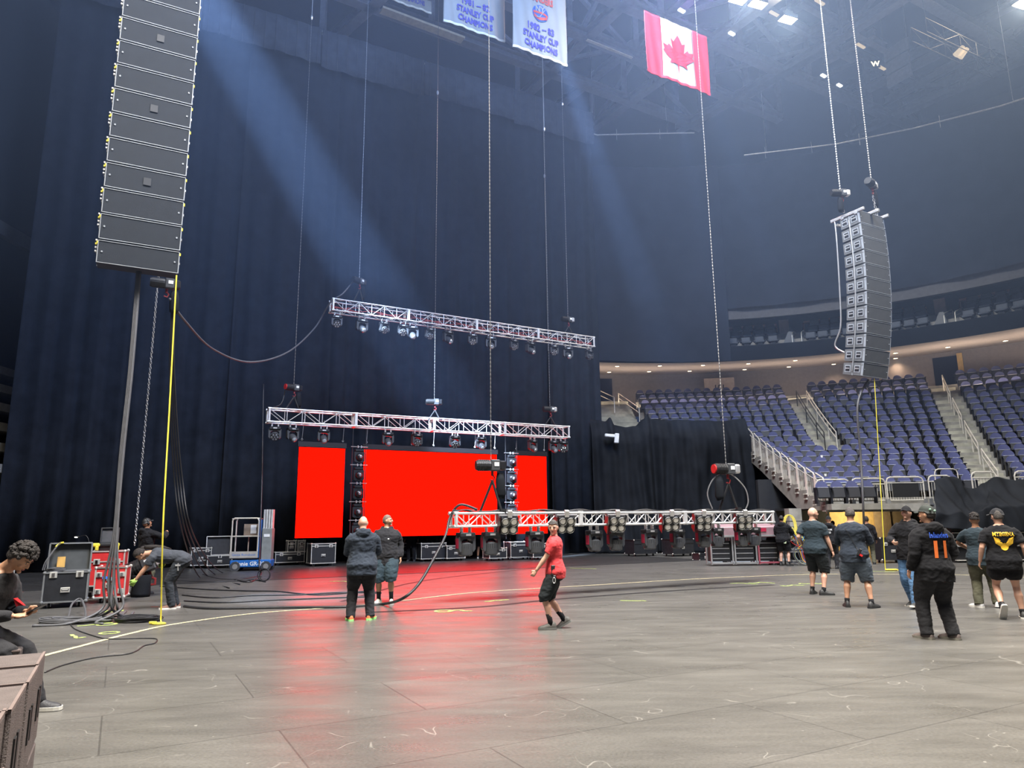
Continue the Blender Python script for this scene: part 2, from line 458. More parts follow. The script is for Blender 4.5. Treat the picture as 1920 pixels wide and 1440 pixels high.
# concourse back wall, soffit, fascia, suites, blackout curtain - arcs about the bowl centre
BC = V((9, 19.5, 0))
def arc(rad, a): return BC + V((math.sin(a)*rad, math.cos(a)*rad, 0))
A0, A1, NA = R(-16), R(80), 48
def arcwall(g, rad, z0, z1, m=0, a0=A0, a1=A1, n=NA, rad2=None):
    for k in range(n):
        p, q = arc(rad, a0+(a1-a0)*k/n), arc(rad, a0+(a1-a0)*(k+1)/n)
        r2 = rad2 or rad
        p2, q2 = arc(r2, a0+(a1-a0)*k/n), arc(r2, a0+(a1-a0)*(k+1)/n)
        g.poly([p+Z_*z0, q+Z_*z0, q2+Z_*z1, p2+Z_*z1], m)
RT = 28.3
ZS = 10.5
g = G(); arcwall(g, RT, 8.5, 13.5, 0); arcwall(g, RT-1.4, rowz(NR-1)-.02, rowz(NR-1)-.02, 1, rad2=RT)
struct(g.out('wall_concourse', [M_wallg, M_conc]))
RF = 20.6
g = G(); arcwall(g, RF, ZS, ZS+.9, 0, rad2=RT+.1); struct(g.out('ceiling_soffit', M_soff))
g = G(); arcwall(g, RF-.02, ZS-.02, ZS+.85, 0); arcwall(g, RF-.02, ZS+.85, ZS+.86, 0, rad2=RF+.25); struct(g.out('wall_balcony_front', M_fasc))
g = G(); arcwall(g, RF+.2, ZS+.76, ZS+.77, 0, rad2=RF+1.5); arcwall(g, RF+1.5, ZS+.63, ZS+1.4, 0); arcwall(g, RF+1.5, ZS+1.4, ZS+1.41, 0, rad2=RF+2.5)
arcwall(g, RF+2.5, ZS+1.4, ZS+2.0, 0); arcwall(g, RF+2.5, ZS+2.0, ZS+2.01, 0, rad2=RF+5)
struct(g.out('floor_suite_steps', M_conc))
M_navy = mat('dark navy suite wall', (.012, .02, .045), .8)
g = G(); arcwall(g, RF+5, ZS+1, ZS+4, 0); struct(g.out('wall_suite_back', M_navy))
g = G(); arcwall(g, RF+.2, ZS+2.5, ZS+3.6, 0); arcwall(g, RF+.2, ZS+2.5, ZS+3.7, 0, rad2=RF+5); struct(g.out('trim_upper_beam', M_strip))
# pillars between the suites
g = G()
for px_ in (1472, 1766):
    for a_ in [R(x) for x in range(0, 80)]:
        pass
M_pill = mat('pale suite pillar', (.42, .33, .28), .8)
def arc_at_px(px, rad, z):
    best = None
    for k in range(0, 2000):
        a = R(-16+96*k/2000); p = arc(rad, a)+Z_*z; d = p-EYE
        x = d.dot(_r)/d.dot(_f)*FPX+960
        if best is None or abs(x-px) < best[0]: best = (abs(x-px), a)
    return best[1]
for px_ in (1472, 1766):
    a_ = arc_at_px(px_, RF+3.2, ZS+1.8); p = arc(RF+3.2, a_)
    g.box(p+Z_*(ZS+1.9), (.55, .4, 2.2), 0, (0, 0, -a_))
struct(g.out('trim_suite_pillar', M_pill))
# dark entrances in the concourse wall
g = G()
for pa, pb in ((1100, 1148), (1752, 1800)):
    a0_, a1_ = arc_at_px(pa, RT-.05, 10), arc_at_px(pb, RT-.05, 10)
    arcwall(g, RT-.06, 8.6, 11.1, 0, a0_, a1_, 4)
struct(g.out('door_1', mat('dark doorway', (.004, .006, .02), .9)))
g = G(); a_ = arc_at_px(1803, RT-.1, 10); g.box(arc(RT-.1, a_)+Z_*9.9, (.28, .1, 2.6), 0, (0, 0, -a_)); struct(g.out('trim_door', M_tan))
# section number sign
a_ = arc_at_px(1349, RT-1.4, 10.2); g = G(); g.box((0, 0, 0), (1.9, .3, 1.7)); g.M = Mx.Identity(4)
p = arc(RT-1.25, a_)
sg = emp('section_sign', p+Z_*9.9, -a_, 'grey wall panel lettered with section number 101', 'sign')
g.out('panel', M_soff, sg)
text('101', .5, Mx.Translation((0, -.17, .05)) @ Mx.Rotation(R(90), 4, 'X'), M_black, 'lettering', sg, 0, bold=.01)
# blackout curtain above the suites
M_bo = mat('blue-black blackout drape', (.016, .020, .032), .85, 0, .2, 20, .2, 1.2, spec=.2)
HB = 22.5
def bofn(a0, a1, z0, z1, sag=.12, seed=0, off=.05):
    def fn(x, y):
        a = a0+(a1-a0)*x
        s = a*RF
        rr = RF-off + sag*math.sin(s*2.2+seed)*(.6+.4*math.sin(y*3)) + .10*math.sin(y*22+2*math.sin(s*.5+seed))*(1-y)**2
        return arc(rr, a)+Z_*(z0+(z1-z0)*y)
    return fn
a0_ = arc_at_px(1362, RF, 14)
bo = emp('blackout_drape', arc(RF, R(20))+Z_*HB, 0, 'dark blue-black cloth wall hung from a curved pipe above suites', 'curtain')
iv = Mx.Translation(-bo.location)
for k, (x0, x1, zb) in enumerate(((A0, a0_, ZS-.02), (a0_, a0_+R(19), ZS+3.1), (a0_+R(19), a0_+R(37), ZS+3.1), (a0_+R(37), A1, ZS+3.1))):
    g = G(); g.grid(bofn(x0, x1, zb, HB, .1, k, .35 if k == 0 else .05), 60, 30); o = g.out('drape_panel', M_bo, bo, smooth=True); o.matrix_parent_inverse = iv
def pipe(pts, name, label):
    g = G(); pts = [V(p) for p in pts]; g.tube(pts, .045, 6)
    for i in range(0, len(pts)-1):
        L = (pts[i+1]-pts[i]).length
        for k in range(int(L/2.4)):
            q = pts[i].lerp(pts[i+1], (k+.5)*2.4/L); g.cyl(q-Z_*.35, q+Z_*.35, .015, n=4)
    for q in (pts[0].lerp(pts[1], .5), pts[-1].lerp(pts[-2], .5)): g.cyl(q, V((q.x, q.y, 31.38)), .012, n=4)
    tag(g.out(name, M_truss, loc=pts[0]), label, 'pipe', 'hanging pipes along the upper drape')
def at_r(px, py, rad):
    d = ray(px, py); lo, hi = 10, 80
    for _ in range(40):
        t = (lo+hi)/2; p = EYE+d*t
        if (V((p.x, p.y, 0))-BC).length < rad: lo = t
        else: hi = t
    return EYE+d*lo
pipe([at_r(x, y, RF-.3) for x, y in ((1395, 291), (1480, 281), (1568, 270), (1715, 240), (1875, 199), (1925, 183))], 'curved_pipe', 'long pale pipe curving along the top right blackout drape')
pipe([at_r(x, y, RF-.5) for x, y in ((1105, 249), (1120, 253), (1200, 251), (1302, 249))], 'straight_pipe', 'short pale pipe just right of the pleated curtain top')

# ================================================================= ROOF
M_beam = mat('grey painted roof steel', (.24, .24, .27), .6)
M_deck = mat('dark roof deck', (.035, .037, .045), .8)
ZR, ZQ = 27.0, 30.5
g = G(); g.box((5, 20, 31.5), (140, 110, .2)); struct(g.out('ceiling', M_deck))
def roofline(pa, pb, ext0=0, ext1=0, web=True, name='beam', wd=.55, z=ZR, topz=ZQ, step=5.5):
    a, b = atZ(pa[0], pa[1], z), atZ(pb[0], pb[1], z); d = (b-a).normalized(); a = a-d*ext0; b = b+d*ext1
    g = G()
    def ib(p, q, w_, h_):
        g.beam(p+Z_*h_*.5, q+Z_*h_*.5, w_, .05); g.beam(p-Z_*h_*.5, q-Z_*h_*.5, w_, .05); g.beam(p, q, .06, h_)
    ib(a, b, wd, .45)
    if web:
        u = Z_*(topz-z); ib(a+u, b+u, wd, .4); L = (b-a).length; n = max(1, int(L/step))
        for k in range(n+1):
            p = a.lerp(b, k/n); g.beam(p, p+u, .3, .3)
            if k < n: q = a.lerp(b, (k+1)/n); g.beam(*((p, q+u) if k % 2 else (p+u, q)), .22, .22)
    struct(g.out('beam_'+name, M_beam)); return a, b
roofline((710, 15), (1294, 230), 10, 1, name='roof_truss')
roofline((1080, 59), (1382, 188), 14, 4, name='roof_truss')
roofline((1152, 0), (1698, 230), 14, 2, name='roof_truss')
roofline((1080, 87), (1172, 0), 6, 12, name='cross')
roofline((1115, 236), (1310, 95), 6, 14, name='cross')
roofline((1294, 230), (1463, 136), 1, 3, name='cross')
roofline((1400, 176), (1684, 0), 0, 10, name='cross')
roofline((1600, 250), (1920, 108), 0, 10, name='cross')
roofline((1735, 0), (1920, 105), 10, 10, name='cross', web=False)
roofline((640, 60), (770, -60), 2, 8, name='cross')
roofline((1590, 255), (1690, 305), 0, 3, name='cross', web=False)
for (pa, pb) in (((1440, 20), (1600, 110)), ((1500, 0), (1660, 90)), ((1480, 80), (1560, 40)), ((1545, 115), (1640, 60)), ((1600, 180), (1760, 100)), ((1700, 190), (1860, 110)), ((1660, 190), (1900, 60))):
    roofline(pa, pb, 0, 0, False, 'catwalk', .35, 28.2)
# light on roof chords near the curtain, painted as pale strips
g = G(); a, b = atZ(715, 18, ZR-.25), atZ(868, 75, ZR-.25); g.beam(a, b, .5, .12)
struct(g.out('beam_pale_flange', mat('pale flange painted light', (.8, .72, .52), .7)))
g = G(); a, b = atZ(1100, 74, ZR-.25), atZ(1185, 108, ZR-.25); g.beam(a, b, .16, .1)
struct(g.out('beam_pale_strip', bpy.data.materials['pale flange painted light']))
# floodlights under the roof
M_flood = emis('burning lamp', (1, .93, .75), 45)
def flood(px, py, z, s, col, label, pw=0):
    p = atZ(px, py, z)
    r = emp('floodlight', p, R(20), label, 'floodlight', 'arena floodlights under the roof')
    g = G(); g.box((0, 0, .15), (s, s*.6, .25), 0, bev=.04); g.box((0, 0, .35), (s*.5, s*.4, .2), 0); g.out('housing', M_dgrey, r)
    g = G(); g.box((0, 0, .015), (s*.9, s*.5, .02)); g.out('lamp_face', col, r)
    g = G(); g.cyl((0, 0, .4), (0, 0, 1.4), .03); g.out('bracket', M_steel, r)
    return p
flood(1384, 1, 26.5, .9, M_flood, 'bright floodlight, leftmost of the yellow-white three')
flood(1421, 9, 26.5, .9, M_flood, 'bright floodlight in the middle of the yellow-white three')
flood(1477, 38, 26.5, .9, M_flood, 'bright floodlight, lowest and rightmost of the yellow-white three')
flood(1917, 9, 26.5, .9, M_flood, 'bright floodlight at the top right corner')
for x_, y_, pw_, c_ in ((1402, 5, 2600, (1, .9, .7)), (1477, 38, 2000, (1, .9, .7)), (1917, 9, 3600, (1, .8, .55)), (1298, -6, 1300, (1, .3, .9))):
    spot('floodlight_beam', atZ(x_, y_, 26.2), atZ(x_, y_, 10), 150, pw_, c_, .3, 1)
p = flood(1298, -6, 26.0, .5, emis('magenta lamp', (1, .25, .9), 30), 'magenta lamp at the top, above the red and white flag')
# fluorescent tubes on the catwalks
M_tube = mat('pale fluorescent tube', (.6, .5, .38), .5, emit=(1, .78, .5), es=.55)
for k, (x, y) in enumerate(((1452, 26), (1537, 4), (1614, 86), (1653, 127))):
    p = atZ(x, y, 27.4); g = G(); g.box((0, 0, 0), (.75, .16, .1), 0, bev=.02)
    o = g.out('tube_light', M_tube, loc=(0, 0, 0)); o.location = p; o.rotation_euler = (0, R(-4), R(35))
    tag(o, ('dim tube light, first of four under the catwalk', 'dim tube light at the top edge under the catwalk', 'dim tube light left of the letter W', 'dim tube light right of the letter W')[k], 'light', 'tube lights under the catwalk')
for k, (x, y, lb) in enumerate(((1278, 20, 'small white lamp above the flag'), (1372, 63, 'small white lamp right of the flag'), (1544, 142, 'small white lamp near the right chain hoists'), (1574, 160, 'square pale panel lamp on the roof beam'))):
    p = atZ(x, y, 26.7); g = G(); g.box((0, 0, 0), (.42, .2, .12), 0, (0, 0, .6), bev=.03); o = g.out('beam_lamp', emis('small lamp', (.9, .95, 1), 1.4), loc=(0, 0, 0)); o.location = p; tag(o, lb, 'lamp')
# lit letter W sign and white panels in the roof well
p = atZ(1634, 121, 27); sg = emp('letter_sign', p, R(-10), 'small lit sign showing a letter W in the roof well', 'sign')
g = G(); g.box((0, 0, 0), (.9, .06, .45)); g.out('board', M_dgrey, sg)
text('W', .42, Mx.Translation((.2, -.04, -.14)) @ Mx.Rotation(R(90), 4, 'X'), emis('sign glow', (1, .9, .6), 2.2), 'lettering', sg, bold=.012)
g = G(); p = atZ(1682, 108, 28)
for k in range(3): g.box((0, 0, k*.85), (1.5, .1, .72), 0)
for x in (-.7, .7): g.cyl((x, 0, 0), (x, 0, 5.2), .03)
o = g.out('panel_stack', mat('pale roof panel', (.35, .36, .38), .6)); o.location = p-Z_*1.2; o.rotation_euler = (0, 0, R(-62)); tag(o, 'three pale grey panels stacked upright in the roof well', 'panel')
# square lighting truss hung under the scoreboard grid
def boxtruss_g(g, L, s, r, bay, m=0, ends=True, xx=True):
    h = s/2
    for a in (-h, h):
        for b in (-h, h): g.cyl((0, a, b), (L, a, b), r, n=8, m=m)
    n = max(1, round(L/bay))
    for k in range(n):
        x0, x1 = L*k/n, L*(k+1)/n
        for a in (-h, h):
            if k % 2: g.cyl((x0, a, -h), (x1, a, h), r*.5, n=5, m=m); g.cyl((x0, -h, a), (x1, h, a), r*.5, n=5, m=m)
            else: g.cyl((x0, a, h), (x1, a, -h), r*.5, n=5, m=m); g.cyl((x0, h, a), (x1, -h, a), r*.5, n=5, m=m)
            if xx: g.cyl((x0, a, -h), (x0, a, h), r*.5, n=5, m=m)
gt = emp('hanging_grid_truss', atZ(1722, 55, 24.5), 0, 'slender rectangular truss hung beneath the roof at upper right', 'truss')
a, b = atZ(1722, 55, 24.5), atZ(1875, 128, 24.5); d = b-a
g = G(); g.M = d.to_track_quat('X', 'Z').to_matrix().to_4x4(); boxtruss_g(g, d.length, .75, .022, 1.3); g.out('truss_frame', M_dgrey, gt)
for q_ in (.1, .9): g = G(); g.cyl(d*q_+Z_*.3, d*q_+Z_*2.4, .02); g.out('hanger', M_dgrey, gt)
for k, x in enumerate((.42, .47)):
    g = G(); q = d*x; g.cyl(q+V((0, 0, -.5)), q+V((.3, -.2, -.15)), .16, .1, 10, 0); g.out('lamp', M_tube, gt)

g = G(); a_, b_ = cl(-9.3, 1.3), cl(15.4, 1.3); g.prism([a_, b_, b_+Z_*24, a_+Z_*24], N_*.1); struct(g.out('wall_back', M_dark))
# far left of the hall beyond the curtain edge
g = G(); g.box((-21, 33, 12), (.3, 40, 26), 0); struct(g.out('wall_left', M_dark))
g = G(); p = atY(0, 535, 34); g.box((-20.7, 30, p.z), (.3, 20, .55), 0); struct(g.out('trim_left_beam', M_strip))
g = G()
for k in range(6): g.box((-20.5+.45*k*0, 30, 7.6-k*.8), (1.2+k*.8, 20, .3), 0)
struct(g.out('floor_left_tiers', M_conc))
# ================================================================= SEATS
def proj(p):
    d = V(p)-EYE; z = d.dot(_f)
    return 960+d.dot(_r)/z*FPX, 720-d.dot(_u)/z*FPX, z
M_seat = mat('blue seat upholstery', (.050, .057, .145), .75, 0, .2, 80, .12, 3, sheen=.2)
M_seatp = mat('dark seat shell', (.008, .009, .014), .6)
M_trim = mat('pale seat number strip', (.55, .55, .6), .4)
def seat_bits():
    a = G()
    def fn(u, v):
        x = (u-.5)*2; w_ = .238*(1-.22*v**4)
        top = .42+.47*v - .095*v*v*abs(x)**2.6
        return V((x*w_, .17-.05*abs(x)**2.0+.05*v, top))
    vs = []
    a.grid(fn, 8, 5); n = len(a.v)
    a.grid(lambda u, v: fn(u, v)+V((0, .05, 0)), 8, 5)
    o = n
    rim = list(range(9))+[17, 26, 35, 44, 53]+[52, 51, 50, 49, 48, 47, 46, 45]+[36, 27, 18, 9]
    for i in range(len(rim)):
        p, q = rim[i], rim[(i+1) % len(rim)]; a.f.append((p, q, q+o, p+o)); a.m.append(0)
    b = G()
    b.box((0, .01, .42), (.47, .09, .41), 0, (R(-14), 0, 0), bev=.03)
    b.box((0, .04, .63), (.40, .045, .010), 1, (R(-14), 0, 0))
    c = []
    for s in (-1, 1):
        c.append(G()); c[-1].box((s*.262, .12, .33), (.03, .30, .62), 0, bev=.01); c[-1].box((s*.262, .02, .6), (.04, .36, .035), 0, bev=.01)
    return a, b, c
sa, sb, sc_ = seat_bits()
seat0 = emp('folding_seat', (0, 0, 0), 0, 'x', 'seat', 'blue folding seats in the lower bowl')
sa.out('backrest', M_seat, seat0, smooth=2); sb.out('seat_pan', [M_seatp, M_trim], seat0); [q.out('armrest', M_seatp, seat0) for q in sc_]
stree = (seat0, [(c, []) for c in kids(seat0)])
ORD = ['zeroth', 'first', 'second', 'third', 'fourth', 'fifth', 'sixth', 'seventh', 'eighth', 'ninth', 'tenth', 'eleventh', 'twelfth', 'thirteenth', 'fourteenth', 'fifteenth', 'sixteenth', 'seventeenth', 'eighteenth', 'nineteenth', 'twentieth']
def ordn(i):
    if i <= 20: return ORD[i]
    return {2: 'twenty-', 3: 'thirty-', 4: 'forty-', 5: 'fifty-'}[i//10]+ORD[i % 10] if i % 10 else {3: 'thirtieth', 4: 'fortieth', 5: 'fiftieth'}[i//10]
AR = 8                                   # the short stair runs down to this row
cand = []
for i in range(1, NR):
    ln = rowline((i+.35)/NR); z = rowz(i)
    segl = [(ln[k+1]-ln[k]).length for k in range(4)]
    cum = [0]
    for L in segl: cum.append(cum[-1]+L)
    a1, a2 = cum[2], cum[3]
    start = None
    def at(d):
        for k in range(4):
            if d <= cum[k+1]: return ln[k].lerp(ln[k+1], (d-cum[k])/segl[k]), (ln[k+1]-ln[k]).normalized()
        return None
    blocks = []
    x0 = next(d/20 for d in range(0, 2000) if at(d/20) and at(d/20)[0].x > xmin(i)+.3+(.25 if i >= R0 else 0))
    w_ = .7
    if i >= AR: blocks = [(x0, a1-w_, 'left'), (a1+w_, a2-w_, 'middle'), (a2+w_, cum[4], 'right')]
    else: blocks = [(x0, a2-w_, 'middle'), (a2+w_, cum[4], 'right')]
    for (b0, b1, nm) in blocks:
        n = int((b1-b0)/.575); k = 0
        if n < 1: continue
        sp = (b1-b0)/n if nm != 'right' else .575
        for j in range(n):
            p, d = at(b0+(j+.5)*sp)
            x, y, zz = proj(p+Z_*(z+.7))
            k += 1
            if x > 1945 or x < 1100: continue
            cand.append((zz, p+Z_*z, math.atan2(d.y, d.x), i, nm, k))
cand.sort(key=lambda c: c[0])
vip = []
for k, x in enumerate((1548, 1576, 1604, 1632)):
    p = atY(x, 940, 27.5); vip.append((p.x, 27.5-.03*k))
for k, (x, y) in enumerate(vip):
    o = dup(seat0, (x, y+.1, H0), R(-4), 'blue folding seat behind the front rail, %s from the left of four' % ORD[k+1], tree=stree)
for c in cand[:292]:
    zz, p, rz, i, nm, k = c
    side = {'left': 'seat block left of the short stair', 'middle': 'seat block left of the long aisle', 'right': 'seat block right of the long aisle'}[nm]
    dup(seat0, p, rz, 'blue folding seat, %s from left, %s row up, %s' % (ordn(k), ORD[i], side), tree=stree)
for o in [seat0]+kids(seat0): bpy.data.objects.remove(o)
far = G(); 
for c in cand[292:]:
    M = Mx.Translation(c[1]) @ Mx.Rotation(c[2], 4, 'Z')
    for q, off in ((sa, 0), (sb, 1), (sc_[0], 1), (sc_[1], 1)):
        o = len(far.v); far.v += [M @ v for v in q.v]; far.f += [tuple(i+o for i in f) for f in q.f]; far.m += [m_+off if q not in sc_ else 1 for m_ in q.m]
tag(far.out('folding_seats', [M_seat, M_seatp, M_trim]), 'remaining blue folding seats filling the upper rows of the bowl', 'seats', kind='stuff')
# paper cups left on seats
for k, (x, y, Y) in enumerate(((1541, 858, 30.6), (1548, 893, 29.4))):
    p = atY(x, y, Y); g = G(); g.cyl((0, 0, 0), (0, 0, .1), .04, .055, 10); o = g.out('paper_cup', M_white); o.location = p
    tag(o, ('white paper cup on a blue seat, higher one', 'white paper cup on a blue seat, lower one')[k], 'cup')
# stairs in the aisles and on the far left
M_stair = mat('pale stair tread', (.30, .285, .225), .8, 0, .2, 20, .3, 2)
def aisle(sidx, i0, i1, wd, name, lab):
    g = G()
    for i in range(i0, i1):
        for h in (0, 1):
            q = (i-.15+.5*h)/NR; ln = rowline(q); ln2 = rowline(q+.5/NR)
            z = rowz(i)+(rowz(i+1)-rowz(i))*.5*(h-1)+.02 if h == 0 else rowz(i)+.02
            z = (rowz(i)+rowz(i-1 if i else 0))/2+.02 if h == 0 and i else rowz(i)+.02
            if h == 0: z = rowz(i)+.02
            else: z = (rowz(i)+rowz(i+1))/2+.02
            p, p2 = ln[sidx], ln2[sidx]; d = (ln[min(sidx+1, 4)]-ln[sidx-1]).normalized()
            g.prism([p-d*wd/2+Z_*(z-.3), p+d*wd/2+Z_*(z-.3), p+d*wd/2+Z_*z, p-d*wd/2+Z_*z], (p2-p)*1.02)
    struct(g.out('floor_'+name, M_stair))
aisle(3, 0, NR-1, 1.2, 'aisle_stair', '')
aisle(2, AR, NR-1, 1.05, 'short_stair', '')
g = G()
for k in range(16):
    g.box((5.7, 38.2+k*.42, rowz(R0)+.1+k*.22-.5), (3.2, .44, 1.0))
g.box((5.7, 45.6, 8.0), (3.2, 1.4, 2.2))
struct(g.out('floor_corner_stair', M_stair))
# ---------------------------------------------------------------- railings
M_rail = mat('pale painted rail', (.62, .58, .5), .4, .3)
M_railb = mat('black painted rail', (.02, .02, .02), .5)
def loop_g(g, p0, p1, h, r=.025, bal=0, mid=True, m=0, low=.0):
    p0, p1 = V(p0), V(p1); d = p1-p0; L = d.length; c = min(.16, L*.2); dn = d.normalized()
    pts = [p0+Z_*low, p0+Z_*(h-c), p0+Z_*(h-c*.3)+dn*c*.3, p0+Z_*h+dn*c, p1+Z_*h-dn*c, p1+Z_*(h-c*.3)-dn*c*.3, p1+Z_*(h-c), p1+Z_*low]
    g.tube(pts, r, 6, m)
    if mid: g.cyl(p0+Z_*(h-.22)+dn*.02, p1+Z_*(h-.22)-dn*.02, r*.8, n=6, m=m)
    if bal:
        g.cyl(p0+Z_*.12, p1+Z_*.12, r*.8, n=6, m=m)
        for k in range(1, bal): q = p0+d*(k/bal); g.cyl(q+Z_*.12, q+Z_*(h-.22), r*.35, n=4, m=m)
def front_rail(x0, x1, Y, z, h, bal, label, y=905, panel=False):
    a, b = atY(x0, y, Y), atY(x1, y, Y); a.z = b.z = z
    rt = emp('guard_rail', a, 0, label, 'railing', 'guard rails along the front of the seating')
    g = G(); d = b-a; loop_g(g, (0, 0, 0), d, h, .028, bal); g.out('rail_frame', M_rail, rt)
    if panel:
        g = G(); g.beam(d*.14+Z_*.52, d*.86+Z_*.52, .03, .56); g.out('black_panel', M_black, rt)
    g = G()
    for q in (V((0, 0, 0)), d): g.box(q+V((0, -.03, .05)), (.13, .03, .24)); g.out('foot_plate', M_steel, rt); g = G()
front_rail(1530, 1592, 27.95, 2.12, .95, 12, 'pale front guard rail, leftmost, before four folded seats')
front_rail(1597, 1659, 27.8, 2.12, .97, 12, 'pale front guard rail between the leftmost rail and the black panel rail')
front_rail(1662, 1731, 27.65, 2.12, 1.0, 14, 'pale front guard rail carrying a black panel', panel=True)
front_rail(1741, 1784, 27.3, 2.12, 1.02, 8, 'pale front guard rail at left edge of the draped cloth')
front_rail(1823, 1868, 27.1, 2.2, 1.05, 8, 'pale front guard rail at the foot of the long aisle')
front_rail(1904, 1960, 26.9, 2.2, 1.05, 8, 'pale front guard rail at the right picture edge')
a, b = atY(1752, 884, 28.2), atY(1795, 884, 28.2)
rt = emp('guard_rail', V((a.x, a.y, 2.4)), 0, 'pale low rail before two seats above the draped cloth', 'railing', 'guard rails along the front of the seating')
g = G(); loop_g(g, (0, 0, 0), (b.x-a.x, 0, 0), 1.05, .022, 0, False); g.out('rail_frame', M_rail, rt)
# rails on top of the draped wall
for k, (x0, x1, hh, lb) in enumerate(((1204, 1247, 1.25, 'tall pale guard rail with many bars above the draped wall'), (1252, 1295, .75, 'pale guard rail above the draped wall, left of three low ones'), (1302, 1342, .75, 'pale guard rail above the draped wall, middle of three low ones'), (1348, 1390, .75, 'pale guard rail above the draped wall, right of three low ones'))):
    a, b = atY(x0, 780, ylast+.1), atY(x1, 780, ylast+.1); a.z = b.z = zt
    rt = emp('guard_rail', a, 0, lb, 'railing', 'guard rails above the draped wall')
    g = G(); loop_g(g, (0, 0, 0), b-a, hh, .03, 0 if k == 0 else 10)
    if k == 0:
        for q in range(4): g.cyl((0, 0, hh-.22-.2*q), (b-a)+Z_*(hh-.22-.2*q), .024, n=6)
    g.out('rail_frame', M_rail, rt)
# stair railing down the end wall
rt = emp('stair_railing', (12.1, 28.0, 2.1), 0, 'pale stair railing stepping down the grey end wall of the seats', 'railing')
for i in range(R0):
    ya = 28+(45.2-28)*(i-.15)/NR-28.0+.05; yb_ = 28+(45.2-28)*(i+.78)/NR-28.0
    z0 = rowz(i)-2.1; z1 = rowz(i+1)-2.1
    g = G(); g.tube([(-.02, ya, z0-.35), (-.02, ya, z0+.95), (-.02, ya+.08, z0+1.03), (-.02, yb_-.06, z1+1.0), (-.02, yb_, z1+.92), (-.02, yb_, z1-.3)], .026, 6)
    g.cyl((-.02, ya, z0+.78), (-.02, yb_, z1+.78), .018, n=5)
    for q in range(1, 6): t = q/6; g.cyl((-.02, ya+(yb_-ya)*t, z0+(z1-z0)*t-.05), (-.02, ya+(yb_-ya)*t, z0+(z1-z0)*t+.78), .009, n=4)
    for q in range(2): g.box((-.06, ya+.02, z0-.05-.2*q), (.1, .3, .05))
    g.out('rail_panel', M_rail, rt)
def handrail(name, pts, h, label, m, r=.028, post=1.3):
    pts = [V(p) for p in pts]; rt = emp(name, pts[0], 0, label, 'handrail')
    o = pts[0]; g = G(); P = [p-o+Z_*h for p in pts]; g.tube(P, r, 6); g.tube([p-Z_*.3 for p in P], r*.8, 6); g.out('rail', m, rt)
    for i in range(len(pts)): g = G(); g.cyl(pts[i]-o, P[i], r, n=6); g.out('post', m, rt)
ln = lambda i, s, f=0: rowpt(rowline((i+f)/NR), s)+Z_*rowz(i)
for k in range(4):
    i0 = (1, 6, 11, 15)[k]; i1 = (5, 10, 14, 18)[k]
    handrail('handrail', [ln(i, 3) for i in (i0, (i0+i1)//2, i1)], .95, 'pale centre handrail in the long aisle, %s section from the bottom' % ORD[k+1], M_rail)
handrail('handrail', [ln(i, 2.0)+V((-.25, 0, 0)) for i in (AR+1, 11, 14, 17)], .95, 'black handrail on the short stair, left of the pale one', M_railb)
handrail('handrail', [ln(i, 2.0)+V((.35, 0, 0)) for i in (AR+1, 11, 14, 17)], .95, 'pale handrail on the short stair', M_rail)
handrail('handrail', [(5.3, 44.5, 8.9), (6.1, 42.0, 7.9)], .95, 'pale handrail at the top of the far left corner stair', M_rail)
handrail('handrail', [(6.6, 43.5, 8.4), (7.3, 40.5, 7.0)], .95, 'pale handrail in the middle of the far left corner stair', M_rail)
handrail('handrail', [(4.7, 38.6, zt-.1), (5.7, 40.6, zt+.6)], .95, 'pale handrail at the foot of the far left corner stair', M_rail)
# ---------------------------------------------------------------- draped cloths
M_cloth = mat('black draped cloth', (.0105, .012, .015), .85, 0, .2, 12, .3, 1.5, spec=.15)
def interp(tab, x):
    if x <= tab[0][0]: return tab[0][1]
    for (a, b), (c, d) in zip(tab, tab[1:]):
        if x <= c: t = (x-a)/(c-a); t = t*t*(3-2*t); return b+(d-b)*t
    return tab[-1][1]
TOPY = [(1106, 786), (1135, 790), (1143, 783), (1152, 797), (1172, 801), (1190, 799), (1206, 786), (1213, 776), (1222, 786), (1240, 787), (1320, 788), (1340, 790), (1396, 785), (1402, 800)]
def fn(u, v):
    x = 1106+(1402-1106)*u; top = atY(x, interp(TOPY, x), 36.6)
    X = top.x; z = top.z*v
    if v > .96: pass
    f = .10*math.sin(X*5+math.sin(X*1.7)*2)*(1-v*.6)+.06*math.sin(X*11+v*2)
    sw = math.exp(-((X-10.3)/1.1)**2); f += .25*sw*math.sin((v*9)+(X-10.3)**2*2)*(1 if v > .45 else v/.45)
    sw2 = math.exp(-((X-7.3)/1.0)**2); f += .1*sw2*math.sin((X-7.3)*14*(1.3-v))
    y = 36.6-.55*(1-max(0, (v-.86)/.14)) if v > .86 else 36.05
    return V((X, y-f, z))
g = G(); g.grid(fn, 150, 50)
tag(g.out('draped_cloth', M_cloth, smooth=True, solid=.01), 'black cloth draped over the wall between curtain and stair', 'cloth')
for k, (x, y) in enumerate(((1143, 817), (1156, 822))):
    g = G(); g.box((0, 0, 0), ((.5, .22)[k], .25, (.16, .5)[k]), 0, (0, .1, 0), bev=.03); o = g.out('wall_speaker', M_white); o.location = atY(x, y, 35.6)
    tag(o, ('small white horizontal box fitting under the gap in the draped cloth', 'small white upright box fitting under the gap in the draped cloth')[k], 'speaker')
TR = [(1752, 900), (1760, 897), (1785, 893), (1800, 900), (1812, 912), (1826, 916), (1845, 905), (1862, 896), (1882, 895), (1905, 899), (1935, 905)]
MR = [(1740, 955), (1752, 962), (1775, 965), (1798, 960), (1820, 968), (1838, 958), (1850, 951), (1880, 949), (1935, 948)]
BR = [(1740, 960), (1752, 985), (1790, 992), (1835, 996), (1935, 998)]
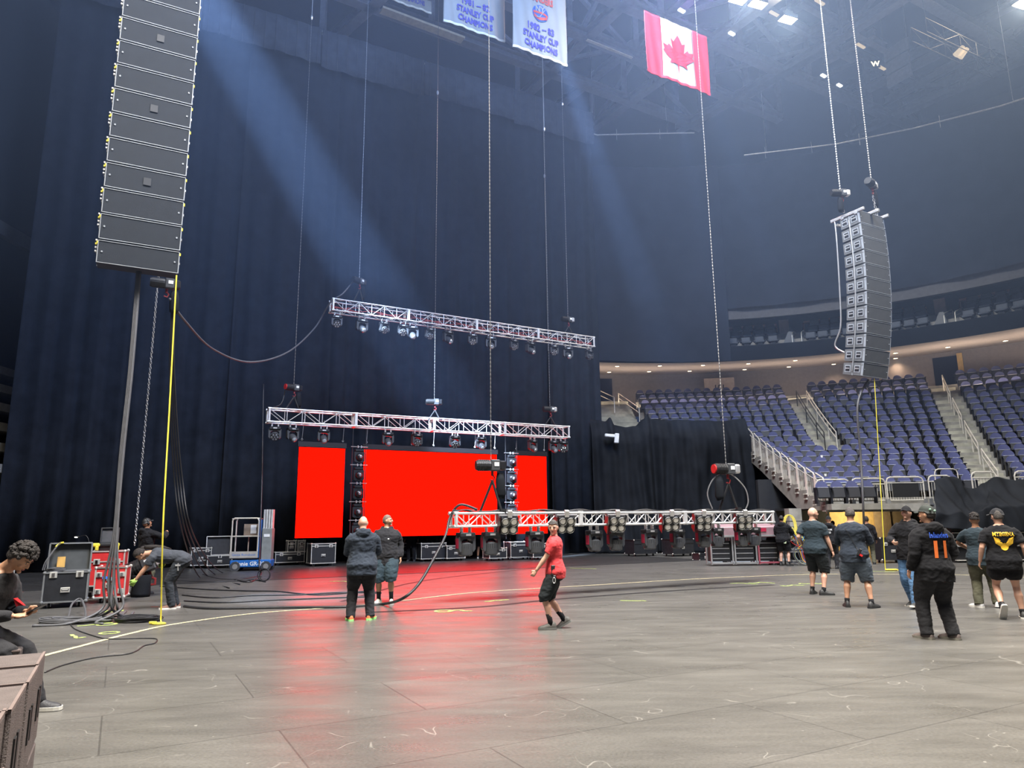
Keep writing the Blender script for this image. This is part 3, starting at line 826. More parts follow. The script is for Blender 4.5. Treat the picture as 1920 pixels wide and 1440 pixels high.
def fn(u, v):
    x = 1752+(1940-1752)*u
    T = atY(x, interp(TR, x), 26.9); M_ = atY(x, interp(MR, x), 25.7); B_ = atY(x, interp(BR, x), 25.6)
    if v > .4: t = (v-.4)/.6; p = M_.lerp(T, t); p.z -= .22*math.sin(t*math.pi)*(1 if x < 1850 else .3); am = .07
    else: t = v/.4; p = B_.lerp(M_, t); am = .05
    s = p.x; f = am*math.sin(s*9+3*math.sin(v*3+s))+am*.6*math.sin(s*4-v*7)
    return p+V((0, -f, f*.3))
g = G(); g.grid(fn, 110, 40)
tag(g.out('draped_cloth', M_cloth, smooth=True, solid=.01), 'black cloth in folds draped over the front rail at far right', 'cloth')
# folded bleacher under the cloth
M_bl = mat('bleacher side', (.03, .03, .032), .5)
a = atY(1793, 1000, 25.9).x
rt = emp('folded_bleacher', (a, 25.9, 0), 0, 'black folded bleacher with pale step edges under the draped cloth', 'bleacher')
g = G(); g.box((2.6, .9, .66), (5.4, 1.6, 1.3)); g.out('body', M_black, rt)
for z, h in ((1.22, .04), (1.03, .03), (.82, .03), (.60, .10), (.08, .035)):
    g = G(); g.box((2.6, .05, z), (5.4, .12, h)); g.out('step_edge', M_rail, rt)
# ---------------------------------------------------------------- suites
M_sgrey = mat('grey suite chair', (.06, .07, .088), .7)
M_wood = mat('orange wood counter', (.42, .2, .11), .5)
ch = emp('suite_chair', (0, 0, 0), 0, 'x', 'chair', 'grey chairs in the balcony suites')
g = G(); g.box((0, .2, .62), (.52, .12, .42), 0, (R(-8), 0, 0), bev=.04); g.out('backrest', M_sgrey, ch, smooth=2)
g = G(); g.box((0, -.05, .42), (.52, .48, .12), 0, bev=.04); g.out('seat_pan', M_sgrey, ch, smooth=2)
g = G(); g.box((0, 0, .2), (.3, .3, .4)); g.box((-.3, 0, .5), (.06, .4, .06)); g.box((.3, 0, .5), (.06, .4, .06)); g.out('frame', M_seatp, ch)
ctree = (ch, [(c, []) for c in kids(ch)])
tiers = [(RF+.85, ZS+.77), (RF+1.95, ZS+1.41), (RF+2.95, ZS+2.01)]
groups = [('leftmost suite', [(1375, 1450, 4)] * 3), ('suite just left of the right speaker column', [(1520, 1590, 4)] * 3), ('suite just right of the right speaker column', [(1655, 1730, 4)] * 3), ('rightmost suite', [(1815, 1910, 4)] * 3)]
for gi, (gn, tr) in enumerate(groups):
    for ti, (x0, x1, n) in enumerate(tr):
        rad, z = tiers[ti]
        aa, ab = arc_at_px(x0+4*ti, rad, z+.4), arc_at_px(x1-3*ti, rad, z+.4)
        for j in range(n):
            a_ = aa+(ab-aa)*j/(n-1)
            dup(ch, arc(rad, a_)+Z_*z, -a_, 'grey chair, %s from left, %s tier, %s' % (ORD[j+1], ('front', 'middle', 'back')[ti], gn), tree=ctree)
    rad = RF+3.5; x0, x1 = tr[0][0]-12, tr[0][1]+8
    aa, ab = arc_at_px(x0, rad, 12.5), arc_at_px(x1, rad, 12.5)
    g = G(); g.beam(arc(rad, aa)+Z_*(ZS+2.82), arc(rad, ab)+Z_*(ZS+2.82), .3, .12)
    for q in range(3): am = aa+(ab-aa)*q/2; g.beam(arc(rad, am)+Z_*(ZS+2.01), arc(rad, am)+Z_*(ZS+2.78), .08, .08)
    tag(g.out('drink_counter', M_wood, loc=arc(rad, aa)+Z_*(ZS+2.01)), 'orange wood counter behind the chairs of the '+gn, 'counter', 'wood counters of the suites')
for o in [ch]+kids(ch): bpy.data.objects.remove(o)
for k, (x, lb) in enumerate(((1485, 'pale little stair rails beside the left suite pillar'), (1771, 'pale little stair rails beside the right suite pillar'))):
    a_ = arc_at_px(x, RF+1.2, 12); rt = emp('suite_rail', arc(RF+1.0, a_)+Z_*(ZS+.63), -a_, lb, 'railing')
    g = G(); loop_g(g, (0, 0, 0), (.25, 1.5, .5), 1.0); loop_g(g, (.5, 0, 0), (.75, 1.5, .5), 1.0); g.out('rail_frame', M_rail, rt)
    g = G(); g.prism([(-.7, 0, .0), (.2, 0, .0), (.0, 0, 1.1), (-.2, 0, 1.1)], (0, .06, 0)); g.out('cover', M_dgrey, rt)
# downlights in the soffit
M_dl = emis('downlight glow', (1, .8, .5), 9)
DL = [(1157, 686), (1142, 697), (1237, 685), (1217, 696), (1318, 684), (1293, 695), (1403, 681), (1396, 692), (1491, 675), (1479, 687), (1563, 682), (1679, 661), (1679, 671), (1777, 650), (1773, 661), (1885, 638), (1873, 651)]
for k, (x, y) in enumerate(DL):
    d = ray(x, y); lo, hi = 20, 60
    for _ in range(40):
        t = (lo+hi)/2; p = EYE+d*t; rr = (V((p.x, p.y, 0))-BC).length
        zs = ZS+.9*(rr-RF)/(RT+.1-RF)
        if p.z < zs: lo = t
        else: hi = t
    p = EYE+d*lo
    rt = emp('downlight', p-Z_*.02, 0, 'round warm downlight in the beige soffit, %s from the left' % ORD[k+1], 'downlight', 'downlights in the beige soffit')
    g = G(); g.cyl((0, 0, -.015), (0, 0, .02), .12, n=14); g.out('glowing_lens', M_dl, rt)
    g = G(); g.tube([(math.cos(i*math.pi/7)*.14, math.sin(i*math.pi/7)*.14, -.01) for i in range(14)], .02, 5, closed=True); g.out('trim_ring', M_soff, rt)
    if k % 2 == 0: spot('downlight_beam', p-Z_*.06, p-Z_*4, 125, 150, (1, .72, .5), .1, 1)
# ================================================================= LINE ARRAYS
M_cab = mat('speaker cabinet paint', (.025, .028, .034), .55, 0, .1, 120)
M_cabs = mat('speaker side panel', (.13, .133, .132), .5, 0, .1, 120)
M_grill = mat('speaker grille cloth', (.010, .0145, .022), .8, .0, .4, 300)
M_edge = mat('pale edge highlight and fittings', (.32, .34, .36), .5)  # pale tone for painted edge highlights, shared by bolts and handle plates
def cabinet(parent, W, H, D, taper=.04, logo=False, sidecol=None):
    c = G(); h2 = H/2
    c.prism([(-W/2, 0, h2-.008), (-W/2, D, h2-taper), (-W/2, D, -h2+taper), (-W/2, 0, -h2+.008)][::-1], (W, 0, 0), 0)
    for s in (-1, 1):
        c.box((s*W/2, D*.5, 0), (.012, D*.04, H-.02), 1); c.box((s*W/2, .02, 0), (.02, .03, H-.03), 1); c.box((s*W/2, .015, h2-.05), (.05, .03, .05), 2)
    o = c.out('speaker_cabinet', [sidecol or M_cab, M_edge, M_yel if not sidecol else M_edge], parent)
    g = G(); g.box((0, -.008, 0), (W-.02, .02, H-.045), 0, bev=.006)
    for s in (-1, 1): g.cyl((s*(W/2-.07), -.012, 0), (s*(W/2-.07), -.03, 0), .016, n=8, m=1)
    g.out('grille', [M_grill, M_edge], o)
    g = G()
    for z in (h2-.012, -h2+.012): g.box((0, -.012, z), (W, .03, .011))
    for s in (-1, 1): g.box((s*(W/2-.004), -.012, 0), (.011, .03, H-.02))
    g.out('front_edge', M_edge, o)  # pale bars put the highlights along the front edges into colour
    for s in (-1, 1):
        for y in (D*.27, D*.76):
            g = G(); x = s*(W/2+.004)
            g.box((x, y, 0), (.012, D*.30, H*.52), 0); g.box((x+s*.004, y, -.0), (.01, D*.22, H*.38), 1); g.box((x+s*.012, y, .01), (.02, D*.2, .04), 2); 
            g.out('handle', [M_edge if sidecol else M_cab, M_black, M_alu], o)
    return o
def place_cab(o, root, loc, tilt):
    o.parent = root; o.location = loc; o.rotation_euler = (tilt, 0, 0)
def dup_part(o, root):
    c = o.copy(); COL.objects.link(c); c.parent = root
    for k in kids(o):
        d = k.copy(); COL.objects.link(d); d.parent = c
    return c
# left array
pl, pr = seg((180, 492), (333, 515), 1.34)
mid = (pl+pr)/2
LA = emp('line_array', mid, YAW, 'giant left speaker column of stacked black wide cabinets, cut by the top edge', 'speaker')
cb = cabinet(LA, 1.34, .43, .55); place_cab(cb, LA, (0, 0, .225), R(4))
z = .46
for i in range(13):
    c = dup_part(cb, LA); place_cab(c, LA, (0, 0, z+.25), R(1.2*(3-min(i, 3)))); c.scale = (1, 1, 1.13); z += .508
    if i % 3 == 2:
        g = G(); g.box((.02, -.03, 0), (.13, .008, .13)); g.v = g.v; o = g.out('badge', M_cab, c)
# rigging hardware with yellow tags on its left flank
for i in range(12):
    zz = .5+i*.508
    for k in range(4): g = G(); g.box((-.70, .03, zz-.06-.07*k), (.03, .05, .03)); g.out('rigging_pin', M_yel if k == 1 else M_alu, LA)
# right array
pl, pr = seg((1605, 706), (1653, 713), 1.34); mid = (pl+pr)/2+U_*.12-N_*.16
RA = emp('line_array', mid, YAW, 'smaller right speaker column hanging before the blue seats', 'speaker')
M_grill2 = mat('grey speaker grille', (.055, .058, .062), .7, 0, .3, 300)
cb = cabinet(RA, 1.26, .44, .7, .035, sidecol=M_cabs)
for k in kids(cb):
    if k.name.startswith('grille'): k.data.materials[0] = M_grill2
H12 = 12; zc = 0
pos = []; y = .62; z = .23
for i in range(12):
    t = i/11.0
    ang = R(13)*(1-t)**1.4-R(3)*t**2
    pos.append((y, z, ang)); y -= math.sin(ang)*.461; z += math.cos(ang)*.461
top_y = pos[-1][0]; off = -pos[0][0]
for i, (y, z, ang) in enumerate(pos):
    c = cb if i == 0 else dup_part(cb, RA)
    place_cab(c, RA, (0, y+off, z), ang)
zt_ = z+.10
g = G(); g.M = Mx.Translation((0, top_y+off, 0))
g.box((0, .1, zt_+.06), (1.34, .1, .1), 0, bev=.01); g.box((0, .6, zt_+.06), (1.34, .1, .1), 0, bev=.01)
for x in (-.62, .62): g.box((x, .42, zt_+.11), (.08, 1.25, .10), 0, bev=.01)
g.box((0, .45, zt_+.13), (.1, 1.5, .10), 0, bev=.01); g.box((-.0, 1.15, zt_+.12), (.4, .1, .08), 1)
g.out('flying_frame', [M_alu, M_steel], RA)
g = G()
for i in range(11): g.cyl((-.65, pos[i][0]+off+.36, pos[i][1]), (-.65, pos[i+1][0]+off+.36, pos[i+1][1]), .022, n=6)
g.out('rigging_rod', M_steel, RA)
RAtop = mid+N_*(top_y+off+.4)+Z_*(zt_+.2)
# ================================================================= CHAINS, HOISTS
def chain_g(g, p0, p1, r=.018, step=.09, real=False, m=0):
    p0, p1 = V(p0), V(p1); d = p1-p0; n = max(2, int(d.length/step))
    if real:
        for k in range(n):
            c = p0+d*((k+.5)/n); L = step*.75
            a = V((1, 0, 0)) if k % 2 else V((0, 1, 0))
            g.tube([c-Z_*L*.7+a*0, c-Z_*L*.35+a*r, c+Z_*L*.35+a*r, c+Z_*L*.7, c+Z_*L*.35-a*r, c-Z_*L*.35-a*r], r*.38, 4, m, closed=True)
        return
    pts = [p0+d*(k/(2*n)) for k in range(2*n+1)]
    g.tube(pts, [r if k % 2 else r*.35 for k in range(2*n+1)], 4, m)
ROOFZ = 27.0
M_hook = mat('dull red hook', (.22, .02, .02), .5)
def hoist(px, py, Y=None, p=None, scale=1.0, yaw=0.0, label='', bag=True, red=False, up=True, leg=None, chain_r=.016, name='chain_hoist', wire=None, bagside=1, silver=False):
    p = p if p is not None else atY(px, py, Y)
    rt = emp(name, p, YAW+yaw, label, 'hoist', 'black chain hoists')
    s = scale
    g = G(); g.cyl((-.30*s, 0, 0), (-.02*s, 0, 0), .115*s, n=14); g.cyl((-.33*s, 0, 0), (-.30*s, 0, 0), .10*s, n=14, m=1 if red else 0)
    for k in range(6): g.cyl((-.27*s+k*.04*s, 0, 0), (-.255*s+k*.04*s, 0, 0), .125*s, n=14)
    g.out('motor', [M_black, M_red], rt, smooth=False)
    g = G(); g.box((.08*s, 0, 0), (.2*s, .2*s, .24*s), 0, bev=.02*s); g.box((.24*s, 0, 0), (.14*s, .2*s, .2*s), 1, bev=.03*s); g.out('gearbox', [M_dgrey, M_alu if silver else M_blackgloss], rt)
    g = G(); g.box((.1*s, -.105*s, .02*s), (.1*s, .01, .08*s)); g.out('label_plate', M_white, rt)
    g = G(); g.cyl((.03*s, 0, -.12*s), (.03*s, 0, -.22*s), .03*s, n=8); g.tube([(.03*s, 0, -.2*s), (.08*s, 0, -.25*s), (.05*s, 0, -.32*s), (-.02*s, 0, -.3*s)], .018*s, 6); g.out('hook', M_hook, rt)
    if bag:
        g = G(); g.tube([(bagside*.2*s, 0, -.16*s), (bagside*.2*s, 0, -.3*s), (bagside*.22*s, 0, -.6*s), (bagside*.2*s, 0, -.68*s)], [.07*s, .10*s, .105*s, .08*s], 10, flat=.7); g.out('chain_bag', M_cloth, rt, smooth=True)
    if leg is not None:
        g = G(); q = V((.03*s, 0, -.32*s)); e = V((0, 0, -leg)); g.tube([q, e+V((-.22, .1, 0))], .028, 6); g.tube([q, e+V((.22, -.05, 0))], .028, 6); g.box(e+V((.24, -.05, .03)), (.12, .1, .1)); g.out('sling', M_black, rt)
    if up:
        g = G(); zz = ROOFZ-p.z
        if wire: chain_g(g, (0, 0, .1), (0, 0, wire-p.z), chain_r*.75, .12); g.cyl((0, 0, wire-p.z), (0, 0, zz), .012, n=5); g.ell((0, 0, wire-p.z), (.05, .05, .11), 1, 8, 6)
        else: chain_g(g, (0, 0, .1), (0, 0, zz), chain_r)
        g.out('chain', [M_chain, M_alu], rt)
    return rt
# ================================================================= TRUSSES
def truss(a, b, nsec, s, r, bay, name, label, up=None):
    a, b = V(a), V(b); d = b-a; L = d.length; rt = emp(name, a, 0, label, 'truss', 'aluminium lighting trusses')
    Mq = d.to_track_quat('X', 'Z').to_matrix().to_4x4(); l = L/nsec
    for k in range(nsec):
        g = G(); g.M = Mq @ Mx.Translation((k*l, 0, 0)); boxtruss_g(g, l, s, r, bay)
        for x in (.02, l-.02):
            h = s/2
            for q in (-h, h): g.cyl((x, q, -h), (x, q, h), r*1.5, n=6); g.cyl((x, -h, q), (x, h, q), r*1.1, n=6)
            for x2 in (.012 if x < 1 else -.012,):
                for q in (-h, h):
                    for q2 in (-h, h): g.cyl((x-.05, q, q2), (x+.05, q, q2), r*1.35, n=8)
        g.out('truss_section', M_truss, rt)
    return rt, Mq, L
M_house = mat('moving light housing', (.022, .023, .026), .4)
M_house2 = mat('moving light head shell', (.05, .052, .056), .42)
M_pink = mat('magenta stripe', (.35, .01, .04), .5)
def fixture(kind):
    rt = emp('moving_light', (0, 0, 0), 0, 'x', 'stage light')
    for x in (-.1, .1): g = G(); g.box((x, 0, -.03), (.04, .07, .12), 0); g.tube([(x, -.05, 0), (x, 0, .05), (x, .05, 0)], .012, 5, 0); g.out('clamp', M_alu, rt)
    g = G(); g.box((0, 0, -.13), (.36, .24, .1), 0, bev=.02); g.box((0, -.122, -.13), (.12, .01, .04), 1); g.out('base', [M_house, M_alu], rt)
    g = G(); g.prism([(-.2, -.07, -.17), (.2, -.07, -.17), (.2, -.07, -.42), (.15, -.07, -.48), (.135, -.07, -.44), (.135, -.07, -.26), (.08, -.07, -.215), (-.08, -.07, -.215), (-.135, -.07, -.26), (-.135, -.07, -.44), (-.15, -.07, -.48), (-.2, -.07, -.42)], (0, .14, 0)); g.out('yoke', M_house2, rt)
    g = G()
    if kind == 'spot':
        Mh = Mx.Translation((0, 0, -.4)) @ Mx.Rotation(R(-62), 4, 'X')
        g.M = Mh; g.tube([(0, 0, .13), (0, 0, .10), (0, 0, -.08), (0, 0, -.2), (0, 0, -.22)], [.06, .11, .12, .10, .09], 14); hd = g.out('head', M_house2, rt, smooth=2)
        g = G(); g.M = Mh; g.tube([(0, 0, -.222), (0, 0, -.235)], [.08, .065], 14); g.ell((0, 0, -.225), (.07, .07, .03), 0, 12, 6); g.out('lens', M_lens, hd)
    elif kind == 'wash':
        Mh = Mx.Translation((0, 0, -.38)) @ Mx.Rotation(R(-50), 4, 'X')
        g.M = Mh; g.tube([(0, 0, .14), (0, 0, .1), (0, 0, 0), (0, 0, -.08)], [.05, .11, .15, .15], 14); hd = g.out('head', M_house2, rt, smooth=2)
        g = G(); g.M = Mh
        for k in range(7):
            a = k*math.pi/3; x, y = (0, 0) if k == 6 else (math.cos(a)*.09, math.sin(a)*.09); g.tube([(x, y, -.08), (x, y, -.1)], [.038, .03], 8)
        g.out('lens_cluster', M_lens, hd)
    else:
        g.M = Mx.Translation((0, 0, -.36)); g.tube([(0, 0, .09), (0, 0, .05), (0, 0, -.05)], [.05, .13, .14], 14, flat=.9)
        for k in range(11): a = -math.pi*.05-k*math.pi*.09; g.box((math.cos(a)*.145, math.sin(a)*.135, 0), (.014, .03, .1), 0, (0, 0, a))
        g.tube([(0, 0, -.05), (0, 0, -.17), (0, 0, -.19)], [.155, .145, .12], 16); hd = g.out('head', M_house2, rt, smooth=2)
        g = G(); g.box((-.205, 0, -.3), (.012, .1, .2)); g.out('side_stripe', M_pink, rt)
        g = G(); g.M = Mx.Translation((0, 0, -.36)); g.tube([(0, 0, -.19), (0, 0, -.195)], [.11, .1], 14); g.out('lens', M_lens, hd)
    return rt
FX = {}
for k in ('spot', 'wash', 'big'):
    r_ = fixture(k); FX[k] = (r_, [(c, kids(c)) for c in kids(r_)])
def addfx(kind, p, rz, sc, label, group, tilt=0):
    o = dup(FX[kind][0], p, rz, label, group, FX[kind]); o.scale = (sc, sc, sc)
    return o
def on_line(px, a, b, z):
    # the point of the segment a-b seen at pixel column px
    lo, hi = -.1, 1.1
    for _ in range(40):
        t = (lo+hi)/2
        if proj(a.lerp(b, t))[0] < px: lo = t
        else: hi = t
    q = a.lerp(b, lo); return V((q.x, q.y, q.z+z))
# upper truss
ua, ub = seg((621, 573), (1109, 643), 12.19)
rt, _, _ = truss(ua, ub, 4, .44, .026, .55, 'lighting_truss', 'high aluminium lighting truss across the curtain, uppermost of three')
g = G()
for k in range(3): g.tube([(ub-ua)*t+V((.0, 0, -.1+.06*math.sin(t*40+k*2)+.05*k)) for t in [i/50 for i in range(51)]], .016, 4)
g.out('red_cable', mat('red cable', (.45, .10, .09), .5), rt)
ux = [(633, 'wash'), (679, 'spot'), (721, 'wash'), (756, 'wash'), (774, 'spot'), (806, 'wash'), (840, 'spot'), (886, 'wash'), (920, 'spot'), (963, 'wash'), (994, 'spot'), (1038, 'wash'), (1064, 'spot'), (1104, 'wash')]
for i, (x, k) in enumerate(ux):
    addfx(k, on_line(x, ua, ub, -.29), YAW+R((-12, 8, 14, -6)[i % 4]), 1.0 if k == 'wash' else 1.15, 'black %s light hung on the uppermost truss, %s from the left' % ('multi lens' if k == 'wash' else 'single lens', ORD[i+1]), 'lights on the uppermost truss')
# middle truss
ma, mb = seg((502, 779), (1062, 811), 12.19)
truss(ma, mb, 4, .46, .026, .62, 'lighting_truss', 'aluminium lighting truss directly above the red screens')
mx_ = [(517, 'wash'), (550, 'spot'), (608, 'spot'), (728, 'spot'), (782, 'wash'), (853, 'wash'), (902, 'spot'), (998, 'spot'), (1037, 'spot'), (1055, 'wash')]
for i, (x, k) in enumerate(mx_):
    addfx(k, on_line(x, ma, mb, -.3), YAW+R((-8, 10, -4)[i % 3]), 1.05, 'black %s light hung on the truss above the screens, %s from the left' % ('multi lens' if k == 'wash' else 'single lens', ORD[i+1]), 'lights on the truss above the screens')
# low truss at working height
fa, fb = V((-.084*14.6, 14.6, 1.625)), V((.353*19.0, 19.0, 1.63))
rt, _, _ = truss(fa, fb, 3, .26, .026, .31, 'lighting_truss', 'low bright aluminium truss hanging at head height behind the man in red')
g = G(); d = fb-fa
for k in range(5): g.tube([d*t+V((0, -.1+.05*k, .15+.04*abs(math.sin(t*23+k*1.7))+.02*math.sin(t*60))) for t in [i/80 for i in range(81)]], .010, 4)
g.out('cable_run', M_rub, rt)
bx = [873, 920, 1002, 1113, 1153, 1216, 1268, 1317, 1341, 1388, 1410]
for i, x in enumerate(bx):
    addfx('big', on_line(x, fa, fb, -.17), YAW+R((6, -5, 3)[i % 3]), .98, 'large black moving light under the low truss, %s from the left' % ORD[i+1], 'moving lights under the low truss')
# four-lamp clusters clamped on the low truss
M_par = mat('lamp reflector glass', (.75, .73, .66), .12, .7)
def view_(p): return math.atan2(-p.x, p.y)
def cluster():
    rt = emp('lamp_cluster', (0, 0, 0), 0, 'x', 'stage light')
    g = G(); g.box((0, .04, 0), (.34, .12, .34), 0, bev=.02); g.out('housing', M_house, rt)
    g = G(); g.box((-.21, .05, 0), (.012, .26, .38)); g.out('side_flap', M_house, rt)
    for x in (-.08, .08):
        for z in (-.08, .08):
            g = G(); g.tube([(x, -.02, z), (x, -.06, z)], [.07, .078], 14, 0, False); g.tube([(x, -.03, z), (x, -.05, z)], [.066, .05], 14, 1); l = g.out('lamp', [M_alu, M_par], rt)
    g = G(); g.box((0, .02, .22), (.08, .08, .12)); g.tube([(-.17, .0, 0), (-.2, .0, .2), (.2, .0, .2), (.17, .0, 0)], .012, 5); g.out('clamp', M_alu, rt)
    return rt
cl0 = cluster(); ctr = (cl0, [(c, kids(c)) for c in kids(cl0)])
for i, x in enumerate((944, 1050, 1145, 1246, 1306, 1383)):
    o = dup(cl0, on_line(x, fa, fb, -.12)-N_*.24, (R(24), R(0), view_(on_line(x, fa, fb, 0))+R(14)), 'four round lamps in a black cluster on the low truss, %s from the left' % ORD[i+1], 'lamp clusters on the low truss', ctr); o.scale = (1.12, 1.12, 1.12)
for o in [cl0]+kids(cl0)+[FX[k][0] for k in FX]+[c for k in FX for c, _ in FX[k][1]]+[g_ for k in FX for _, gs in FX[k][1] for g_ in gs]:
    bpy.data.objects.remove(o)
# hoists
hoist(547, 731, p=on_line(548, ma, mb, 1.05), label='black hoist at the left of the truss above the screens', leg=.8, bagside=1, wire=21.2, yaw=.3, red=True)
hoist(813, 752, p=on_line(814, ma, mb, .9), label='black hoist over the middle of the truss above the screens', leg=.7, bag=False, wire=19.5, yaw=-.3)
hoist(1032, 772, p=on_line(1032, ma, mb, .95), label='black hoist at the right of the truss above the screens', leg=.7, bag=False, wire=19.2, silver=True)
hoist(675, 522, p=on_line(672, ua, ub, 1.15), label='black hoist at the left end of the uppermost truss', leg=.95, wire=23.5, yaw=.5)
hoist(1066, 588, p=on_line(1066, ua, ub, .95), label='silver and black hoist at the right end of the uppermost truss', leg=.75, bag=False, wire=21.5, silver=True)
hoist(921, 877, p=on_line(921, fa, fb, 1.12), label='black hoist on two legs over the left of the low truss', leg=.98, red=False, chain_r=.014, scale=1.0, yaw=-.2)
hoist(1368, 897, p=on_line(1368, fa, fb, 1.22), label='hoist with red end cap over the right of the low truss', leg=1.05, red=True, silver=True, chain_r=.016, bagside=-1, scale=1.15, yaw=-.2)
q = on_line(1368, fa, fb, 1.22)
g = G(); g.tube(catmull([q+V((-.42, 0, -1.0)), q+V((-.52, 0, -.6)), q+V((-.3, 0, -.2)), q+V((.05, 0, -.1)), q+V((.42, 0, -.45)), q+V((.5, 0, -.8)), q+V((.42, 0, -1.02))], 6), .016, 6)
tag(g.out('looped_cable', M_steel, loc=q), 'pale cable looped over the hoist at the right of the low truss', 'cable')
# right array hoists
hp = atY(1576, 362, RAtop.y-.2); hoist(0, 0, p=hp, label='black hoist left above the right speaker column', scale=1.0, bag=True, bagside=-.2, chain_r=.026, silver=True, yaw=-.4)
g = G(); chain_g(g, hp+V((0, 0, -.4)), V((hp.x+.05, hp.y, RAtop.z)), .03, .12, True); tag(g.out('rigging_chain', M_chain, loc=hp), 'short thick chain under the left hoist of the right speaker column', 'chain')
hp = atY(1634, 345, RAtop.y+.3); hoist(0, 0, p=hp, label='black hoist right above the right speaker column', scale=1.15, bag=True, bagside=.9, chain_r=.026, silver=True, yaw=.3)
g = G(); chain_g(g, hp+V((0, 0, -.4)), V((hp.x+.08, hp.y, RAtop.z)), .03, .12, True); tag(g.out('rigging_chain', M_chain, loc=hp), 'short thick chain under the right hoist of the right speaker column', 'chain')
# left array rear hoist, lowered chain and yellow tape measure
hp = atY(311, 532, 14.2); hoist(0, 0, p=hp, label='black hoist hanging behind the bottom of the left speaker column', up=False, bag=True, scale=.9)
a = atY(297, 518, 15.9); a = V((a.x, a.y, a.z)); b = V((a.x, a.y, 1.15))
g = G(); chain_g(g, b, a+Z_*.0, .019, .06, True); tag(g.out('lowered_chain', M_chain, loc=b), 'steel chain hanging down to the hoist held by two crew men', 'chain')
# loose roof wire falls
for k, (x, ybot, Y, lb) in enumerate(((1021, 330, 33, 'thin steel wire with a small hook just left of the third banner edge'),)):
    p = atY(x, ybot, Y); q_ = atY(x, 800, Y); g = G(); g.cyl((0, 0, 0), (0, 0, ROOFZ-p.z), .012, n=5); g.ell((0, 0, 0), (.05, .05, .12), 0, 8, 6); g.cyl((0, 0, 0), (0, 0, -9.0), .007, n=4)
    tag(g.out('steel_wire', M_steel), lb, 'wire').location = p
# ================================================================= LED SCREENS
M_led = emis('red led face', (1, .0028, .0006), 3.8)
M_led.node_tree.nodes['Principled BSDF'].inputs['Specular IOR Level'].default_value = 0
M_ledb = mat('black led frame', (.010, .009, .011), .5)
SP = V((-8.3, 27.5, 0))
def scr_pt(px):
    lo, hi = -3, 16
    for _ in range(40):
        t = (lo+hi)/2
        if proj(SP+U_*t+Z_*2)[0] < px: lo = t
        else: hi = t
    return lo
z0 = atY(552, 1009, 27.5).z; z1 = atY(556, 838, 27.5).z
tl = [(scr_pt(555), scr_pt(643)), (scr_pt(679), scr_pt(932)), (scr_pt(965.5), scr_pt(1026))]
for k, (t0, t1) in enumerate(tl):
    W = t1-t0; p = SP+U_*t0
    rt = emp('led_screen', p+Z_*z0, YAW, 'glowing red %s screen hanging before the curtain' % ('narrow left', 'wide central', 'narrow right')[k], 'screen', 'red stage screens')
    H = z1-z0
    g = G(); g.box((W/2, .06, H/2), (W, .1, H+.02)); g.box((W/2, .05, H+.12), (W+.1, .14, .2)); g.out('frame', M_ledb, rt)
    g = G(); g.poly([(0, -.001, 0), (W, -.001, 0), (W, -.001, H), (0, -.001, H)]); g.out('lit_face', M_led, rt)
    n = max(2, round(W/.93))
    for i in range(n+1):
        x = .1+(W-.2)*i/n
        g = G(); g.tube([(x+math.cos(a)*.03, 0, H+.3+math.sin(a)*.035) for a in [j*math.pi/4 for j in range(8)]], .01, 4, closed=True); g.cyl((x, 0, H+.33), (x+.05, .02, H+1.1), .008, n=4); g.out('lifting_eye', M_alu, rt)
# lamp towers between the screens
for k, (xa, xb, y0, n) in enumerate(((653, 680, 835, 5), (943, 966, 850, 5))):
    t0, t1 = scr_pt(xa), scr_pt(xb); W = t1-t0; p = SP+U_*t0-N_*.25
    zt2 = z1+.15
    rt = emp('lamp_tower', p+Z_*z0, YAW, ('vertical black ladder of stage lights between left and central screens', 'vertical black ladder of stage lights between central and right screens')[k], 'lamp tower', 'lamp ladders between the screens')
    H = zt2-z0
    g = G(); g.cyl((.02, 0, -.2), (.02, 0, H+1.2), .02, n=6); g.cyl((W-.02, 0, -.2), (W-.02, 0, H+1.2), .02, n=6); g.out('ladder_frame', M_pink if 0 else M_house, rt)
    for i in range(n):
        zz = H-.08-i*H/n
        g = G(); g.cyl((-.05, -.02, zz), (W+.05, -.02, zz), .02, n=6); g.out('rung', M_steel, rt)
        for s in (-.07, .07): g = G(); g.box((W/2+s, -.05, zz), (.035, .07, .1)); g.out('clamp', M_alu, rt)
        g = G(); g.box((W/2, 0, zz-.14), (W*.62, .2, .1), 0, bev=.02); 
        g.prism([(W*.14, -.07, zz-.2), (W*.86, -.07, zz-.2), (W*.86, -.07, zz-.58), (W*.7, -.07, zz-.62), (W*.3, -.07, zz-.62), (W*.14, -.07, zz-.58)], (0, .1, 0)); o = g.out('light_body', M_house, rt)
        g = G(); g.ell((W/2, -.1, zz-.4), (.15, .1, .15), 0, 14, 10); g.out('head', M_blackgloss, o, smooth=True)
        g = G(); g.ell((W/2+.02, -.19, zz-.4), (.06, .03, .07), 0, 10, 6); g.out('lens', M_lens, o, smooth=True)
